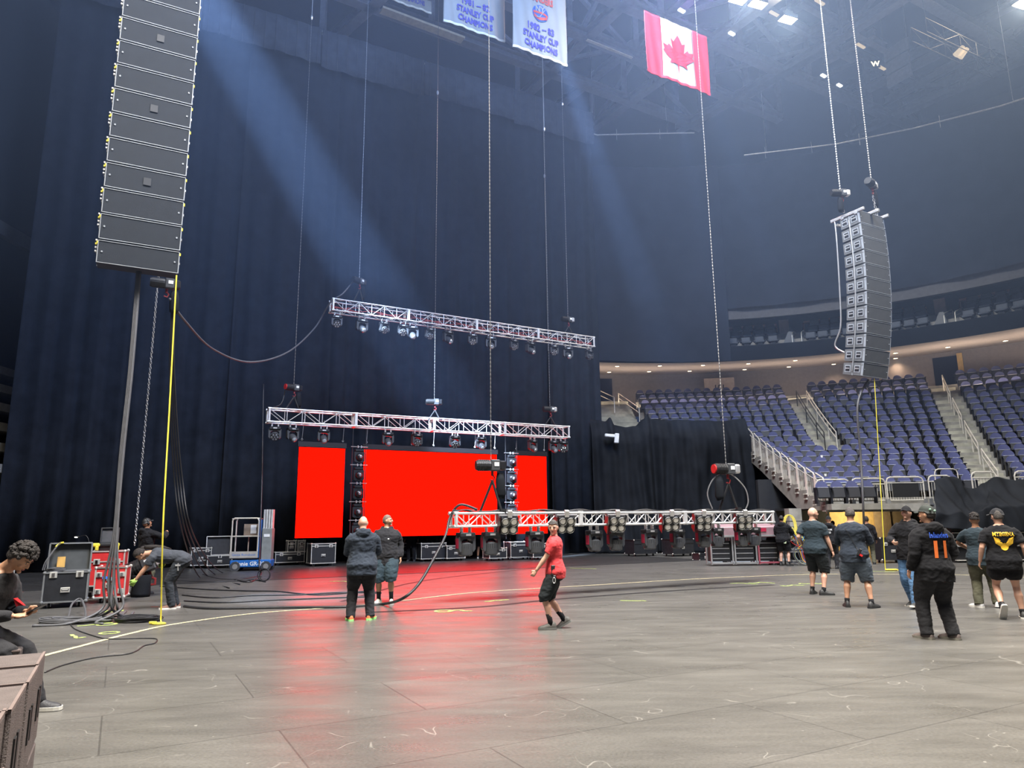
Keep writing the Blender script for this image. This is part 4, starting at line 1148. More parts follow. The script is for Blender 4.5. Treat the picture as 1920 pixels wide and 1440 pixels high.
# ================================================================= BANNERS
M_ban = mat('white satin banner', (.31, .30, .275), .6, 0, .1, 60, .06, 1.5)
M_bord = mat('cream banner hem', (.8, .76, .62), .6)
M_pur = mat('violet lettering', (.06, .045, .34), .6)
M_org = mat('orange red print', (.6, .06, .03), .6)
M_blu = mat('royal blue print', (.02, .09, .45), .6)
M_flagr = mat('crimson flag cloth', (.42, .012, .035), .6, 0, .1, 60, .08, 2)
def bwave(W, seed):
    def f(x, z): return .022*math.sin(x*5+seed+.3*z)*(.4+.6*math.exp(-((z)/1.5)**2))+.022*math.sin(x*13+z*1.6+seed)*(.5+.5*math.exp(-(z/1.0)**2))
    return f
def banner(pa, pb, W, H, label, lines=None, seed=0, flag=False, logo=False):
    a, b = seg(pa, pb, W); H = min(H, 26.5-max(a.z, b.z)) if not flag else H; rt = emp('flag' if flag else 'banner', a, math.atan2((b-a).y, (b-a).x), label, 'flag' if flag else 'banner', None if flag else 'white championship banners')
    f = bwave(W, seed)
    def S(x, z, o=0): return V((x, f(x, z)-o, z))
    if flag:
        for (x0, x1, m_) in ((0, W*.25, M_flagr), (W*.25, W*.75, M_ban), (W*.75, W, M_flagr)):
            g = G(); g.grid(lambda u, v: S(x0+(x1-x0)*u, H*v), 24, 26); g.out('red_field' if m_ is M_flagr else 'white_field', m_, rt, smooth=True, solid=.01)
        L = [(0, -1), (.045, -.55), (.5, -.62), (.43, -.44), (.85, -.12), (.76, -.04), (.84, .22), (.58, .17), (.53, .29), (.32, .07), (.42, .58), (.24, .48), (0, .86)]
        pts = L+[(-x, y) for x, y in L[::-1][1:-1]]
        import mathutils
        g = G(); tri = mathutils.geometry.tessellate_polygon([[V((x, y, 0)) for x, y in pts]])
        k = W*.285; vs = [S(W/2+x*k, H*.5+y*k*.98, .02) for x, y in pts]
        # subdivide triangles so that the leaf follows the cloth
        tris = [tuple(V((pts[i][0], pts[i][1], 0)) for i in t) for t in tri]
        for _ in range(3):
            nt_ = []
            for p, q, r_ in tris:
                pq, qr, rp = (p+q)/2, (q+r_)/2, (r_+p)/2; nt_ += [(p, pq, rp), (pq, q, qr), (rp, qr, r_), (pq, qr, rp)]
            tris = nt_
        for t in tris: g.poly([S(W/2+p.x*k, H*.5+p.y*k*.98, .025) for p in t])
        g.out('maple_leaf', M_flagr, rt)
    else:
        g = G(); g.grid(lambda u, v: S(W*u, H*v), 50, 50); g.out('cloth', M_ban, rt, smooth=True, solid=.01)
    g = G(); g.grid(lambda u, v: S(W*u, -.02+.10*v, .015), 40, 1); g.grid(lambda u, v: S(W*u, -.02+.10*v, -.02), 40, 1); g.out('hem', [M_bord if not flag else M_flagr], rt)
    if lines:
        for (t, sz, zc, m_, bx, xc) in lines:
            text(t, sz, None, m_, 'lettering', rt, bold=.016, fn=lambda p, zc=zc, xc=xc, bx=bx: S(xc+p.x*bx, zc+p.y, .03))
    if logo:
        cx, cz, r_ = W*.5, 1.86, .36
        def disc(rr, o, m_, pts=None, nm='logo_disc'):
            g = G(); n = 28
            for k in range(n):
                a0, a1 = 2*math.pi*k/n, 2*math.pi*(k+1)/n
                for q in range(3):
                    p_ = lambda a, s: S(cx+math.cos(a)*rr*s, cz+math.sin(a)*rr*1.0*s, o)
                    g.poly([p_(a0, q/3), p_(a1, q/3), p_(a1, (q+1)/3), p_(a0, (q+1)/3)] if q else [p_(a0, 0), p_(a1, 1/3), p_(a0, 1/3)][::1])
            g.out(nm, m_, rt)
        disc(r_, .03, M_blu)
        g = G(); g.grid(lambda u, v: S(cx+(-.33+.66*u), cz-.02-.04*u+.07*math.sin(u*3.2)+(v-.5)*.10, .04), 12, 1)
        g.grid(lambda u, v: S(cx+(-.30+.6*u), cz-.14-.09*math.sin(u*math.pi)+(v-.5)*.13, .04), 12, 1); g.out('orange_wave', M_org, rt)
        text('NY', .34, None, M_ban, 'letters', rt, bold=.016, fn=lambda p: S(cx-.03+p.x*.85, cz+.06+p.y, .05))
        g = G(); g.grid(lambda u, v: S(cx+.2-.27*u+.03*v, cz+.22-.42*u, .055), 6, 1); g.grid(lambda u, v: S(cx-.07-.14*u, cz-.2+.04*v-.02*u, .055), 4, 1); g.out('hockey_stick', M_ban, rt)
    return rt
xc = 1.27
def L3(yr, W): return [(yr, .40, 1.06, M_pur, .78, W*.5), ('STANLEY CUP', .36, .66, M_pur, .72, W*.5), ('CHAMPIONS', .36, .26, M_pur, .74, W*.5)]
banner((832, 38), (947, 79), 2.7, 4.2, 'white championship banner lettered 1981 - 82, between the other two banners', L3('1981 \u2013 82', 2.7), 1, logo=True)
banner((962, 86), (1064, 124), 2.5, 4.2, 'white championship banner lettered 1982 - 83, rightmost of the banners', L3('1982 \u2013 83', 2.5)+[('ISLANDERS', .40, 2.36, M_org, .6, 1.25)], 2.4, logo=True)
banner((735, 0), (809, 26), 2.0, 4.2, 'white championship banner mostly above the top edge, leftmost', [('CHAMPIONS', .36, .26, M_pur, .62, 1.0)], 4)
banner((1213, 133), (1333, 178), 3.2, 2.55, 'red and white maple leaf flag hanging from the roof', None, 5, flag=True)
# ================================================================= PEOPLE
from mathutils.bvhtree import BVHTree
def skin(name, c): return mat(name, c, .5, 0, .05, 90, .06, 9)
SK = {'fair': skin('fair skin', (.60, .34, .24)), 'tan': skin('tanned skin', (.50, .27, .17)), 'brown': skin('brown skin', (.30, .145, .08)), 'light': skin('light brown skin', (.42, .22, .13))}
def cloth(name, c, v=.14, b=.35): return mat(name, c, .85, 0, b, 25, v, 5, sheen=.04, spec=.2)
CL = {k: cloth('cloth '+k, c) for k, c in dict(
    black=(.009, .009, .011), navy=(.028, .036, .05), slate=(.028, .042, .052), char=(.022, .022, .025), red=(.62, .055, .06),
    grey=(.05, .055, .065), jeans=(.10, .20, .36), djeans=(.028, .032, .038), bluegrey=(.10, .125, .155), olive=(.085, .083, .055),
    darkshorts=(.018, .022, .024), slateshorts=(.035, .055, .068), plaid=(.05, .045, .05), glove=(.35, .55, .12)).items()}
M_hair = mat('dark hair', (.018, .013, .011), .7, 0, .8, 90, .3, 20)
M_hairg = mat('greying hair', (.07, .06, .055), .7, 0, .8, 90, .3, 20)
M_buzz = mat('shaved hair shadow', (.16, .11, .085), .7)
M_eyew = mat('eye white', (.7, .66, .6), .3); M_iris = mat('dark iris', (.02, .015, .01), .2)
M_lip = mat('lips', (.38, .13, .11), .5)
M_soleW = mat('white shoe sole', (.7, .68, .62), .6); M_soleK = mat('black shoe sole', (.02, .02, .02), .6)
def remesh(g, vox, smooth=3, name='x', disp=0, freq=6.0, seed=0, T=None):
    me = bpy.data.meshes.new('t'); me.from_pydata(g.v, [], g.f)
    o = bpy.data.objects.new('t', me); COL.objects.link(o)
    m = o.modifiers.new('r', 'REMESH'); m.mode = 'VOXEL'; m.voxel_size = vox; m.use_smooth_shade = True
    s = o.modifiers.new('s', 'SMOOTH'); s.factor = .5; s.iterations = smooth
    dg = bpy.context.evaluated_depsgraph_get(); dg.update()
    r = bpy.data.meshes.new_from_object(o.evaluated_get(dg)); bpy.data.objects.remove(o); bpy.data.meshes.remove(me)
    if disp:
        off = V((seed*3.1, seed*1.7, 0)); ns = [n.vector.copy() for n in r.vertex_normals]
        for v, n in zip(r.vertices, ns):
            p = v.co; w_ = V((p.x*freq, p.y*freq, p.z*freq*1.7))+off
            a = noise.noise(w_); b = 1-abs(noise.noise(w_*1.9+V((9, 3, 1))))*2.6
            v.co = p+n*(disp*(a*.9+b*.45))
    r.name = name; return r
def ik(a, b, l1, l2, pole):
    a, b = V(a), V(b); d = b-a; L = min(d.length, (l1+l2)*.999); L = max(L, abs(l1-l2)+.02); dn = d.normalized()
    b = a+dn*L; x = (l1*l1-l2*l2+L*L)/(2*L); h = math.sqrt(max(0, l1*l1-x*x))
    p = V(pole); p = (p-dn*p.dot(dn)).normalized(); return a+dn*x+p*h, b
def head_g(g, M, sc=1.0):
    def fn(p):
        x, y, z = p
        t = max(0, min(1, (-z-.01)/.1))
        x *= 1-.34*t**1.3
        if y > 0: y *= .93-.04*t; y = min(y, .088-.01*max(0, z/.118))
        else: y *= 1.04-.38*t
        if z > .06: x *= 1.02
        return V((x, y, z))
    g.ell((0, 0, 0), (.078*sc, .1*sc, .12*sc), 0, 24, 18, fn=fn)
def person(name, loc, yaw, H, skinc, top, bottom, label, shoe=(.02, .02, .02), sole='K', sleeve='short', legs='long', hair='short', cap=None, hood=False, pose=None, fat=1.0, vox=.011, lift=0, socks=None, beard=False, haircol=None, hem=-.13, glove=None, baggy=1.0, group=None):
    P = dict(hip=(0, 0, 0), lean=0, side=0, twist=0, hy=0, hp=0, lf=(-.12, 0, .08, 8, 0), rf=(.12, 0, .08, -8, 0), lh=None, rh=None, curl=.5, lpole=(-.35, -1, -.5), rpole=(.35, -1, -.5), lk=(-.1, 1, 0), rk=(.1, 1, 0), headoff=(0, 0, 0))
    P.update(pose or {})
    s = H/1.78; g = G()
    pel = V((0, 0, .95))+V(P['hip'])
    Ru = (Euler((0, 0, R(P['twist']))).to_matrix() @ Euler((0, R(P['side']), 0)).to_matrix() @ Euler((-R(P['lean']), 0, 0)).to_matrix())
    Rp = Euler((-R(P['lean'])*.35, 0, R(P['twist'])*.3)).to_matrix()
    def sp(p):                             # bend the trunk progressively
        p = V(p); t = max(0, min(1, (p.z+.02)/.2)); t = t*t*(3-2*t)
        a = Rp @ p; b = Ru @ p; return pel+a.lerp(b, t)
    RINGS = [(-.10, .15, .105, -.005), (-.02, .175, .12, -.01), (.08, .165, .112, 0), (.18, .148, .103, 0), (.30, .168, .112, .003), (.40, .185, .115, -.005), (.47, .175, .098, -.012), (.515, .12, .075, -.012), (.56, .062, .06, -.005)]
    def rings(off, z0=-.2, z1=.7, fatk=1.0, n=24):
        out = []
        for z, w_, d, yc in RINGS:
            if z < z0-.001 or z > z1: continue
            f = fatk if z < .42 else 1+(fatk-1)*.4
            bl = (fatk-1)*.5*math.exp(-((z-.12)/.15)**2)*.16
            out.append([sp(((w_*f+off)*math.copysign(abs(math.cos(a))**.85, math.cos(a)), yc+bl+(d*f+off)*math.copysign(abs(math.sin(a))**.85, math.sin(a)), z)) for a in [2*math.pi*k/n for k in range(n)]])
        return out
    g.loft(rings(0, fatk=fat))
    sh = {q: sp((q*.185*(.6+.4*fat), -.012, .455)) for q in (-1, 1)}
    hipj = {q: pel+Rp @ V((q*.092, 0, -.03)) for q in (-1, 1)}
    neck0, = [sp((0, -.012, .53))]
    Rh = Euler((0, 0, R(P['hy']))).to_matrix() @ Euler((R(P['hp']), 0, 0)).to_matrix()
    upv = (Ru @ V((0, 0, 1))*.6+Rh @ V((0, 0, 1))*.4).normalized()
    hc = neck0+upv*.146+Rh @ V((0, .022, .015))+V(P['headoff'])
    g.tube([neck0-upv*.04, neck0+upv*.03, hc+Rh @ V((0, -.015, -.05))], [.07, .06, .056], 12)
    MH = Mx.Translation(hc) @ Rh.to_4x4()
    keep = g.M; g.M = MH; head_g(g, None)
    g.tube([(0, .080, .022), (0, .096, .0), (0, .106, -.022), (0, .085, -.032)], [.010, .012, .016, .012], 8)
    for q in (-1, 1):
        g.ell((q*.014, .09, -.025), (.010, .012, .008), 0, 8, 6)
        g.ell((q*.079, -.008, -.005), (.010, .020, .032), 0, 8, 6, rot=(0, 0, q*-.3))
        g.ell((q*.03, .078, .026), (.026, .014, .009), 0, 8, 6); g.ell((q*.042, .066, -.03), (.022, .018, .02), 0, 8, 6)
    g.ell((0, .083, -.056), (.026, .011, .010), 0, 10, 6); g.ell((0, .076, -.094), (.024, .018, .018), 0, 10, 6)
    g.M = keep
    J = {}
    for q, f, k in ((-1, 'lf', 'lk'), (1, 'rf', 'rk')):
        fx = P[f]; ank = V(fx[:3]); knee, ank = ik(hipj[q], ank, .445, .43, P[k]); J[q] = (hipj[q], knee, ank, fx)
        a, b, c = J[q][:3]; m1 = a.lerp(b, .45)+V((0, .005, 0)); back = (V((0, -1, 0)) if (c-b).z < -.2 else V((0, 0, -1)))
        g.tube([a+V((0, 0, .03)), a.lerp(b, .15), m1, a.lerp(b, .85), b, b.lerp(c, .18), b.lerp(c, .35)+back*.016, b.lerp(c, .65)+back*.004, b.lerp(c, .9), c+V((0, 0, -.02))], [.08, .092*fat, .08*fat, .06, .056, .054, .060*(.7+.3*fat), .045, .036, .036], 14)
        fr = Euler((R(fx[4]), 0, R(fx[3]))).to_matrix(); g.tube([c+fr @ V((0, -.05, -.03)), c+fr @ V((0, .04, -.035)), c+fr @ V((0, .15, -.055))], [.034, .036, .026], 8)
    A = {}
    for q, h, pl_ in ((-1, 'lh', 'lpole'), (1, 'rh', 'rpole')):
        tgt = P[h]; tgt = V(tgt[:3]) if tgt else sh[q]+V((q*.09, .05, -.52))
        el, wr = ik(sh[q], tgt, .29, .26, P[pl_]); A[q] = (sh[q], el, wr)
        g.tube([sh[q]-V((q*.02, 0, 0)), sh[q].lerp(el, .25), sh[q].lerp(el, .6), el, el.lerp(wr, .25), el.lerp(wr, .6), wr], [.058, .055, .048, .041, .043, .035, .026], 12)
        d = (wr-el).normalized(); side = V((q, 0, 0)); inn = (-side+d*side.dot(d)).normalized()   # palm faces inwards
        if P.get('palm'): inn = V(P['palm']); inn = (inn-d*inn.dot(d)).normalized()
        wv = d.cross(inn).normalized()
        if wv.y < 0: wv = -wv                                                                          # thumb side towards the front
        cu = P['curl']
        for k in range(5): g.tube([wr+d*(.0+.02*k)+wv*.0, wr+d*(.01+.02*k)], [.001, .001], 3) if 0 else None
        pts = [wr, wr+d*.03, wr+d*.09]
        g.tube(pts, [.024, .034, .038], 10, flat=.45, xdir=wv)
        for k, (o_, L) in enumerate(((.029, .075), (.010, .083), (-.010, .078), (-.029, .062))):
            b0 = wr+d*.082+wv*o_; a1 = cu*(.6+.1*k); d1 = (d*math.cos(a1)+inn*math.sin(a1)); d2 = (d*math.cos(a1*2.3)+inn*math.sin(a1*2.3)); d3 = (d*math.cos(a1*3.3)+inn*math.sin(a1*3.3))
            b1 = b0+d1*L*.45; b2 = b1+d2*L*.32; b3 = b2+d3*L*.25; g.tube([b0, b1, b2, b3], [.0098, .0092, .0085, .0065], 7)
        t0 = wr+d*.025+wv*.026; t1 = t0+(d*.6+wv*.8+inn*.2).normalized()*.035; t2 = t1+(d*.95+inn*.35).normalized()*.034; g.tube([t0, t1, t2], [.014, .0115, .009], 7)
        A[q] += (d, inn, wv)
    me = remesh(g, vox, 2, 'person')
    me.materials.append(SK[skinc])
    body = bpy.data.objects.new('person', me); COL.objects.link(body); body.location = V(loc)+Z_*lift; body.rotation_euler = (0, 0, yaw); body.scale = (s, s, s)
    tag(body, label, 'person', group)
    def child(nm, gg, m, rm=0, **k):
        if rm:
            me = remesh(gg, rm, name=nm, **k); me.materials.append(m); o = bpy.data.objects.new(nm, me); COL.objects.link(o); o.parent = body
        else: o = gg.out(nm, m, body, smooth=k.get('smooth', True))
        return o
    # trousers
    g = G(); g.loft(rings(.010, -.2, .0, fat)); g.ell(pel+Rp @ V((0, -.015, -.10)), (.155*fat+.008, .118*fat+.008, .09), 0, 16, 10)
    for q in (-1, 1):
        a, b, c, fx = J[q]; bg = baggy
        if legs == 'long':
            g.tube([a+V((0, 0, .04)), a.lerp(b, .2), a.lerp(b, .6), b, b.lerp(c, .3), b.lerp(c, .6), c+(c-b).normalized()*-.01, c+(c-b).normalized()*.03], [.10, .112*fat*bg, .098*fat*bg, .083*bg, .080*bg, .074*bg, .070*bg, .072*bg], 16)
        else:
            e = {'shorts': .92, 'midshorts': .68, 'longshorts': 1.0}[legs]
            g.tube([a+V((0, 0, .04)), a.lerp(b, .2), a.lerp(b, .55), a.lerp(b, e)] + ([b.lerp(c, .12)] if legs == 'longshorts' else []), [.10, .118*fat*bg, .112*fat*bg, .104*bg] + ([.100*bg] if legs == 'longshorts' else []), 16)
    pants = child('trousers' if legs == 'long' else 'shorts', g, bottom, max(.0125, vox), disp=.010, freq=6.5, seed=len(COL.objects) % 17)
    # top
    g = G(); sc_k = .022 if not hood else .036
    rr_ = rings(sc_k, -.2, .53 if not hood else .545, fat)
    last = rings(0.0, .54, .7, fat)
    for i_, ex in ((0, .030), (1, .022), (2, .008)):
        c_ = sum(rr_[i_], V())/len(rr_[i_]); rr_[i_] = [p+(p-c_).normalized()*ex for p in rr_[i_]]
    g.loft(([[p+Rp @ V((0, 0, hem+.10)) for p in rr_[0]]] if hem < -.1 else []) + rr_[(0 if hem <= -.08 else 1):] + [[p.lerp(neck0, .1) for p in last[0]]])
    if hood:
        g.tube([sp((-.09, .02, .54)), sp((-.10, -.05, .555)), sp((-.06, -.115, .55)), sp((0, -.14, .54)), sp((.06, -.115, .55)), sp((.10, -.05, .555)), sp((.09, .02, .54)), sp((.05, .07, .515)), sp((0, .085, .50)), sp((-.05, .07, .515))], .034, 8, closed=True)
        g.ell(sp((0, -.125, .50)), (.125, .062, .10), 0, 14, 10, rot=Ru @ Euler((.25, 0, 0)).to_matrix())
    for q in (-1, 1):
        a, el, wr = A[q][:3]; r0 = .072+(.012 if hood else 0)
        if sleeve == 'short': g.tube([a-V((q*.05, 0, 0)), a.lerp(el, .2), a.lerp(el, .75)], [r0*1.08, r0*1.04, r0*1.0], 14)
        else:
            k = .012 if hood else 0
            g.tube([a-V((q*.05, 0, 0)), a.lerp(el, .25), a.lerp(el, .7), el, el.lerp(wr, .4), el.lerp(wr, .8), el.lerp(wr, .97)], [r0*1.08, r0*1.02, .064+k, .058+k, .058+k, .05+k, .038+k*.3], 14)
    shirt = child({'short': 't_shirt', 'long': 'hoodie' if hood else 'long_sleeve_shirt'}[sleeve], g, top, max(.0125, vox), disp=.010 if not hood else .013, freq=6, seed=len(COL.objects) % 13+1)
    # shoes
    M_sh = mat('shoe upper', shoe, .6, 0, .2, 60); M_so = M_soleW if sole == 'W' else (M_soleK if sole == 'K' else sole)
    for q in (-1, 1):
        a, b, c, fx = J[q]; F_ = Mx.Translation(c) @ Euler((R(fx[4]), 0, R(fx[3]))).to_matrix().to_4x4()
        g = G(); g.M = F_
        rg = [(-.088, .022, .045, .0), (-.078, .036, .085, 0), (-.045, .043, .105, .0), (.0, .045, .108, 0), (.055, .047, .078, 0), (.11, .052, .056, 0), (.16, .048, .045, 0), (.198, .03, .032, 0), (.207, .012, .022, 0)]
        g.loft([[V((w_*math.cos(t), y, -.066+hh*max(0, math.sin(t))*1.0+(-.002 if math.sin(t) < 0 else 0)+.0)) for t in [2*math.pi*k/16 for k in range(16)]] for y, w_, hh, _ in rg])
        so = g.out('shoe', M_sh, body, smooth=True)
        g = G(); g.M = F_; pts = [(w_+.004, y*1.03) for y, w_, _, _ in rg]; out = [(x, y, -.08) for x, y in pts]+[(-x, y, -.08) for x, y in pts[::-1]]; g.prism(out, (0, 0, .03)); g.out('sole', M_so, so)
        if legs != 'long' or socks:
            g = G(); sk_h = .17 if socks else .07; e = c+(b-c).normalized()*sk_h; g.tube([c-V((0, 0, .03)), c.lerp(e, .4), e], [.041, .042, .047], 12); g.out('sock', socks or CL['black'], body, smooth=True)
    # face and hair
    g = G(); g.M = MH
    for q in (-1, 1):
        g = G(); g.M = MH; g.ell((q*.030, .0805, .006), (.0105, .0075, .0055), 0, 10, 6); ey = g.out('eye', M_eyew, body, smooth=True)
        g = G(); g.M = MH; g.ell((q*.030, .0868, .006), (.006, .003, .0058), 0, 8, 6); g.out('pupil', M_iris, ey, smooth=True)
    g = G(); g.M = MH
    hm = haircol or M_hair
    for q in (-1, 1):
        g = G(); g.M = MH; g.tube([(q*.014, .093, .024), (q*.03, .094, .031), (q*.047, .082, .024)], .004, 5); g.out('eyebrow', hm, body)
    g = G(); g.M = MH; g.ell((0, .0915, -.0545), (.022, .005, .0035), 0, 8, 5); g.ell((0, .091, -.061), (.018, .005, .004), 0, 8, 5); g.out('mouth', M_lip, body)
    if beard:
        g = G(); g.M = MH; g.ell((0, .012, -.062), (.066, .082, .062), 0, 16, 10); g.out('beard', hm, body, smooth=True)
    if hair in ('short', 'buzz', 'curly', 'long', 'tuft'):
        k = {'short': .006, 'buzz': .0035, 'curly': .018, 'long': .014, 'tuft': .012}[hair]
        def hf(p):
            x, y, z = p; lim = .055 if y > .03 else (.0 if y > -.02 else -.06)
            lim = .068*(max(0, min(1, (y+.03)/.09)))-.055*(1-max(0, min(1, (y+.03)/.09)))
            if hair == 'tuft' and y < .02: lim += .055
            if z < lim: z = lim; x *= .9; y *= .9
            return V((x, y, z))
        g = G(); g.M = MH
        g.ell((0, -.006, .004), (.078+k, .100+k, .121+k), 0, 24, 18, fn=hf)
        if hair in ('curly', 'tuft'):
            rnd = random.Random(5)
            for _ in range(190 if hair == 'curly' else 120):
                a = rnd.uniform(0, 6.28); b = rnd.uniform(.15 if hair == 'curly' else .55, 1.55)
                p = V((math.cos(a)*math.cos(b)*(.082+k), -.008+math.sin(a)*math.cos(b)*(.10+k), .004+math.sin(b)*(.122+k)))
                if p.y > .03 and p.z < .06: continue
                r_ = rnd.uniform(.012, .022); g.ell(p, (r_, r_, r_), 0, 7, 5)
        if hair == 'long':
            P0 = [V((0, -.10, .02)), V((0, -.14, -.02))]; g.tube(P0, [.04, .03], 8); g.M = Mx.Identity(4)
            h0 = MH @ P0[1]; g.tube([h0, sp((.0, -.14, .50)), sp((.02, -.15, .36)), sp((.04, -.14, .22))], [.035, .045, .035, .012], 8)
        child('hair', g, hm if hair != 'buzz' else M_buzz, 0)
    if cap:
        g = G(); g.M = MH @ Euler((0, 0, R(cap.get('yaw', 0)))).to_matrix().to_4x4()
        def cf(p):
            x, y, z = p
            if z < .032: z = .032-.02*(y < 0); 
            return V((x, y, z))
        g.ell((0, -.004, .010), (.090, .112, .128), 0, 24, 16, fn=cf)
        co_ = child('cap', g, cap['m'], 0); g = G(); g.M = MH @ Euler((0, 0, R(cap.get('yaw', 0)))).to_matrix().to_4x4()
        g.grid(lambda u, v: V(((u-.5)*.15*(1-.25*v*v), .085+.08*v*(1-((u-.5)*1.3)**2), .042-.012*v-.02*((u-.5)*2)**2)), 10, 4); o = g.out('brim', cap['m'], co_, smooth=True, solid=.005)
        g = G(); g.M = MH; g.ell((0, -.004, .138), (.01, .01, .006), 0, 8, 5); g.out('button', cap['m'], co_)
    if glove:
        for q in (-1, 1):
            a, el, wr, d, inn, wv = A[q]; g = G(); g.tube([wr-d*.02, wr+d*.03, wr+d*.09], [.034, .041, .045], 10, flat=.6, xdir=wv)
            for k, o_ in enumerate((.029, .01, -.01, -.029)):
                b0 = wr+d*.085+wv*o_; a1 = P['curl']*(.6+.1*k); d1 = d*math.cos(a1)+inn*math.sin(a1); d2 = d*math.cos(a1*2.3)+inn*math.sin(a1*2.3); g.tube([b0, b0+d1*.038, b0+d1*.038+d2*.035], [.0135, .013, .011], 7)
            g.tube([wr+d*.025+wv*.026, wr+d*.05+wv*.055, wr+d*.085+wv*.058], [.017, .015, .012], 7); g.out('glove', glove, body, smooth=True)
    body['_k'] = 1; del body['_k']
    return dict(o=body, shirt=shirt, pants=pants, MH=MH, A=A, J=J, sp=sp, pel=pel, Ru=Ru)
def decal(pp, gen, name, m, back=True, off=.006, on='shirt'):
    # lay flat shapes (x, z in the trunk's frame) on the cloth surface
    me = pp[on].data; bv = BVHTree.FromPolygons([v.co for v in me.vertices], [p.vertices for p in me.polygons])
    Ru = pp['Ru']; pel = pp['pel']; sg = -1 if back else 1
    def f(p):
        o = pel+Ru @ V((p.x, sg*.5, p.y)); d = Ru @ V((0, -sg, 0)); h = bv.ray_cast(o, d)
        q = h[0] if h[0] is not None else o+d*.35
        return q-d*off
    if isinstance(gen, tuple):
        s_, size, x, z, xs, bold = gen
        return text(s_, size, None, m, name, pp['o'], bold=bold, xs=1, fn=lambda p: f(V(((p.x*xs)*(1 if back else -1)+x, p.y+z, 0))))
    g = G()
    for poly in gen:
        # fan with subdivisions
        c = sum((V((a, b, 0)) for a, b in poly), V())/len(poly)
        for i in range(len(poly)):
            a, b = V((*poly[i], 0)), V((*poly[(i+1) % len(poly)], 0)); ca, cb2 = (c+a)/2, (c+b)/2
            g.poly([f(c), f(ca), f(cb2)]); g.poly([f(ca), f(a), f(b), f(cb2)])
    return g.out(name, m, pp['o'])
def gy(px, py): return atZ(px, py, 0)
def hgt(px, py, hx, hy):
    p = gy(px, py); return p, atY(hx, hy, p.y).z
def view(p): return math.atan2(-p.x, p.y)     # body yaw that faces straight away from the camera there
def P_(name, fx, fy, hx, hy, turn, *a, dH=1.0, **k):
    p, h = hgt(fx, fy, hx, hy); return person(name, p, view(p)+R(turn), h*dH, *a, **k)
# man in red walking left, face to the camera
p, h = hgt(1041, 1179, 1040, 974)
r1 = person('m', p, view(p)+R(92), h*1.015, 'fair', CL['red'], CL['darkshorts'], 'man in red t-shirt and black shorts walking left, looking at camera', shoe=(.075, .07, .062), sole=mat('grey sole', (.14, .14, .13), .6), legs='longshorts', hair='short', haircol=M_hairg, fat=1.07, vox=.009, socks=CL['black'],
    pose=dict(lf=(-.09, .07, .085, 4, 0), rf=(.10, -.16, .13, -6, -28), lean=2, lh=(-.17, .30, .93), rh=(.20, .06, .86), hy=76, hp=-9, lpole=(-.3, -1, -.2), rpole=(.4, -1, 0), curl=.75, lk=(-.1, 1, 0), rk=(.1, 1, 0), hip=(0, -.02, -.015)))
g = G(); q = r1['pel']
g.box(q+V((-.20, .04, .0)), (.045, .07, .17), 0, bev=.01); g.box(q+V((-.225, .02, -.14)), (.03, .05, .13), 0, bev=.01); g.out('belt_pouch', M_black, r1['o'])
g = G(); g.tube([q+V((-.245, .03+math.cos(t)*.022, -.15+math.sin(t)*.045)) for t in [k*math.pi/5 for k in range(10)]], .006, 6, closed=True); g.out('carabiner', M_alu, r1['o'])
g = G(); g.tube([r1['sp']((.07*math.cos(t), .012+.075*math.sin(t), .525-.02*math.sin(t))) for t in [k*math.pi/8 for k in range(16)]], .009, 6, closed=True); g.out('collar', CL['red'], r1['o'])
# man in navy hoodie, back to camera
P_('m', 676, 1163, 681, 965, 2, 'fair', CL['navy'], CL['char'], 'bald man in navy hoodie with back to camera, neon shoes', shoe=(.75, .2, .08), sole=mat('neon sole', (.35, .9, .25), .6), sleeve='long', hood=True, hair='none', fat=1.22, vox=.010,
    pose=dict(lf=(-.17, 0, .08, 12, 0), rf=(.16, .03, .08, -25, 0), lh=(-.17, .33, 1.08), rh=(.20, .33, 1.10), hp=-14, lean=4, lpole=(-.5, -.8, -.6), rpole=(.5, -.8, -.6)), baggy=1.12, hem=-.2)
# man in dark grey hoodie behind him
r2 = P_('m', 722, 1131, 724, 964, 172, 'tan', CL['char'], CL['slateshorts'], 'bald man in charcoal hoodie and slate shorts facing camera, head turned right', shoe=(.45, .43, .38), sole='W', sleeve='long', hood=True, legs='longshorts', hair='buzz', fat=1.25, vox=.010, socks=CL['black'],
    pose=dict(lf=(-.13, .05, .08, 10, 0), rf=(.13, 0, .08, -14, 0), hy=78, hp=6, lh=(-.30, .02, .90), rh=(.22, .28, 1.05), curl=.4), baggy=1.15, hem=-.2)
decal(r2, [[(-.085, .335), (-.055, .345), (-.05, .325), (-.075, .318)]], 'chest_logo', M_white, back=False)
# bald man in slate t-shirt
r3 = P_('m', 1536, 1115, 1531, 950, -22, 'fair', CL['slate'], CL['darkshorts'], 'bald man in slate t-shirt and dark shorts holding a phone, seen from behind', shoe=(.02, .02, .02), legs='longshorts', hair='none', fat=1.15, vox=.010,
    pose=dict(lf=(-.15, .04, .08, 6, 0), rf=(.12, -.05, .08, -50, 0), hy=-50, lh=(-.27, .06, .98), rh=(.31, .10, .86), curl=.6, side=0))
a, el, wr, d, inn, wv = r3['A'][1]
g = G(); g.box(wr+d*.12+inn*.02, (.012, .075, .14), 0, bev=.004); g.out('held_phone', M_black, r3['o'])
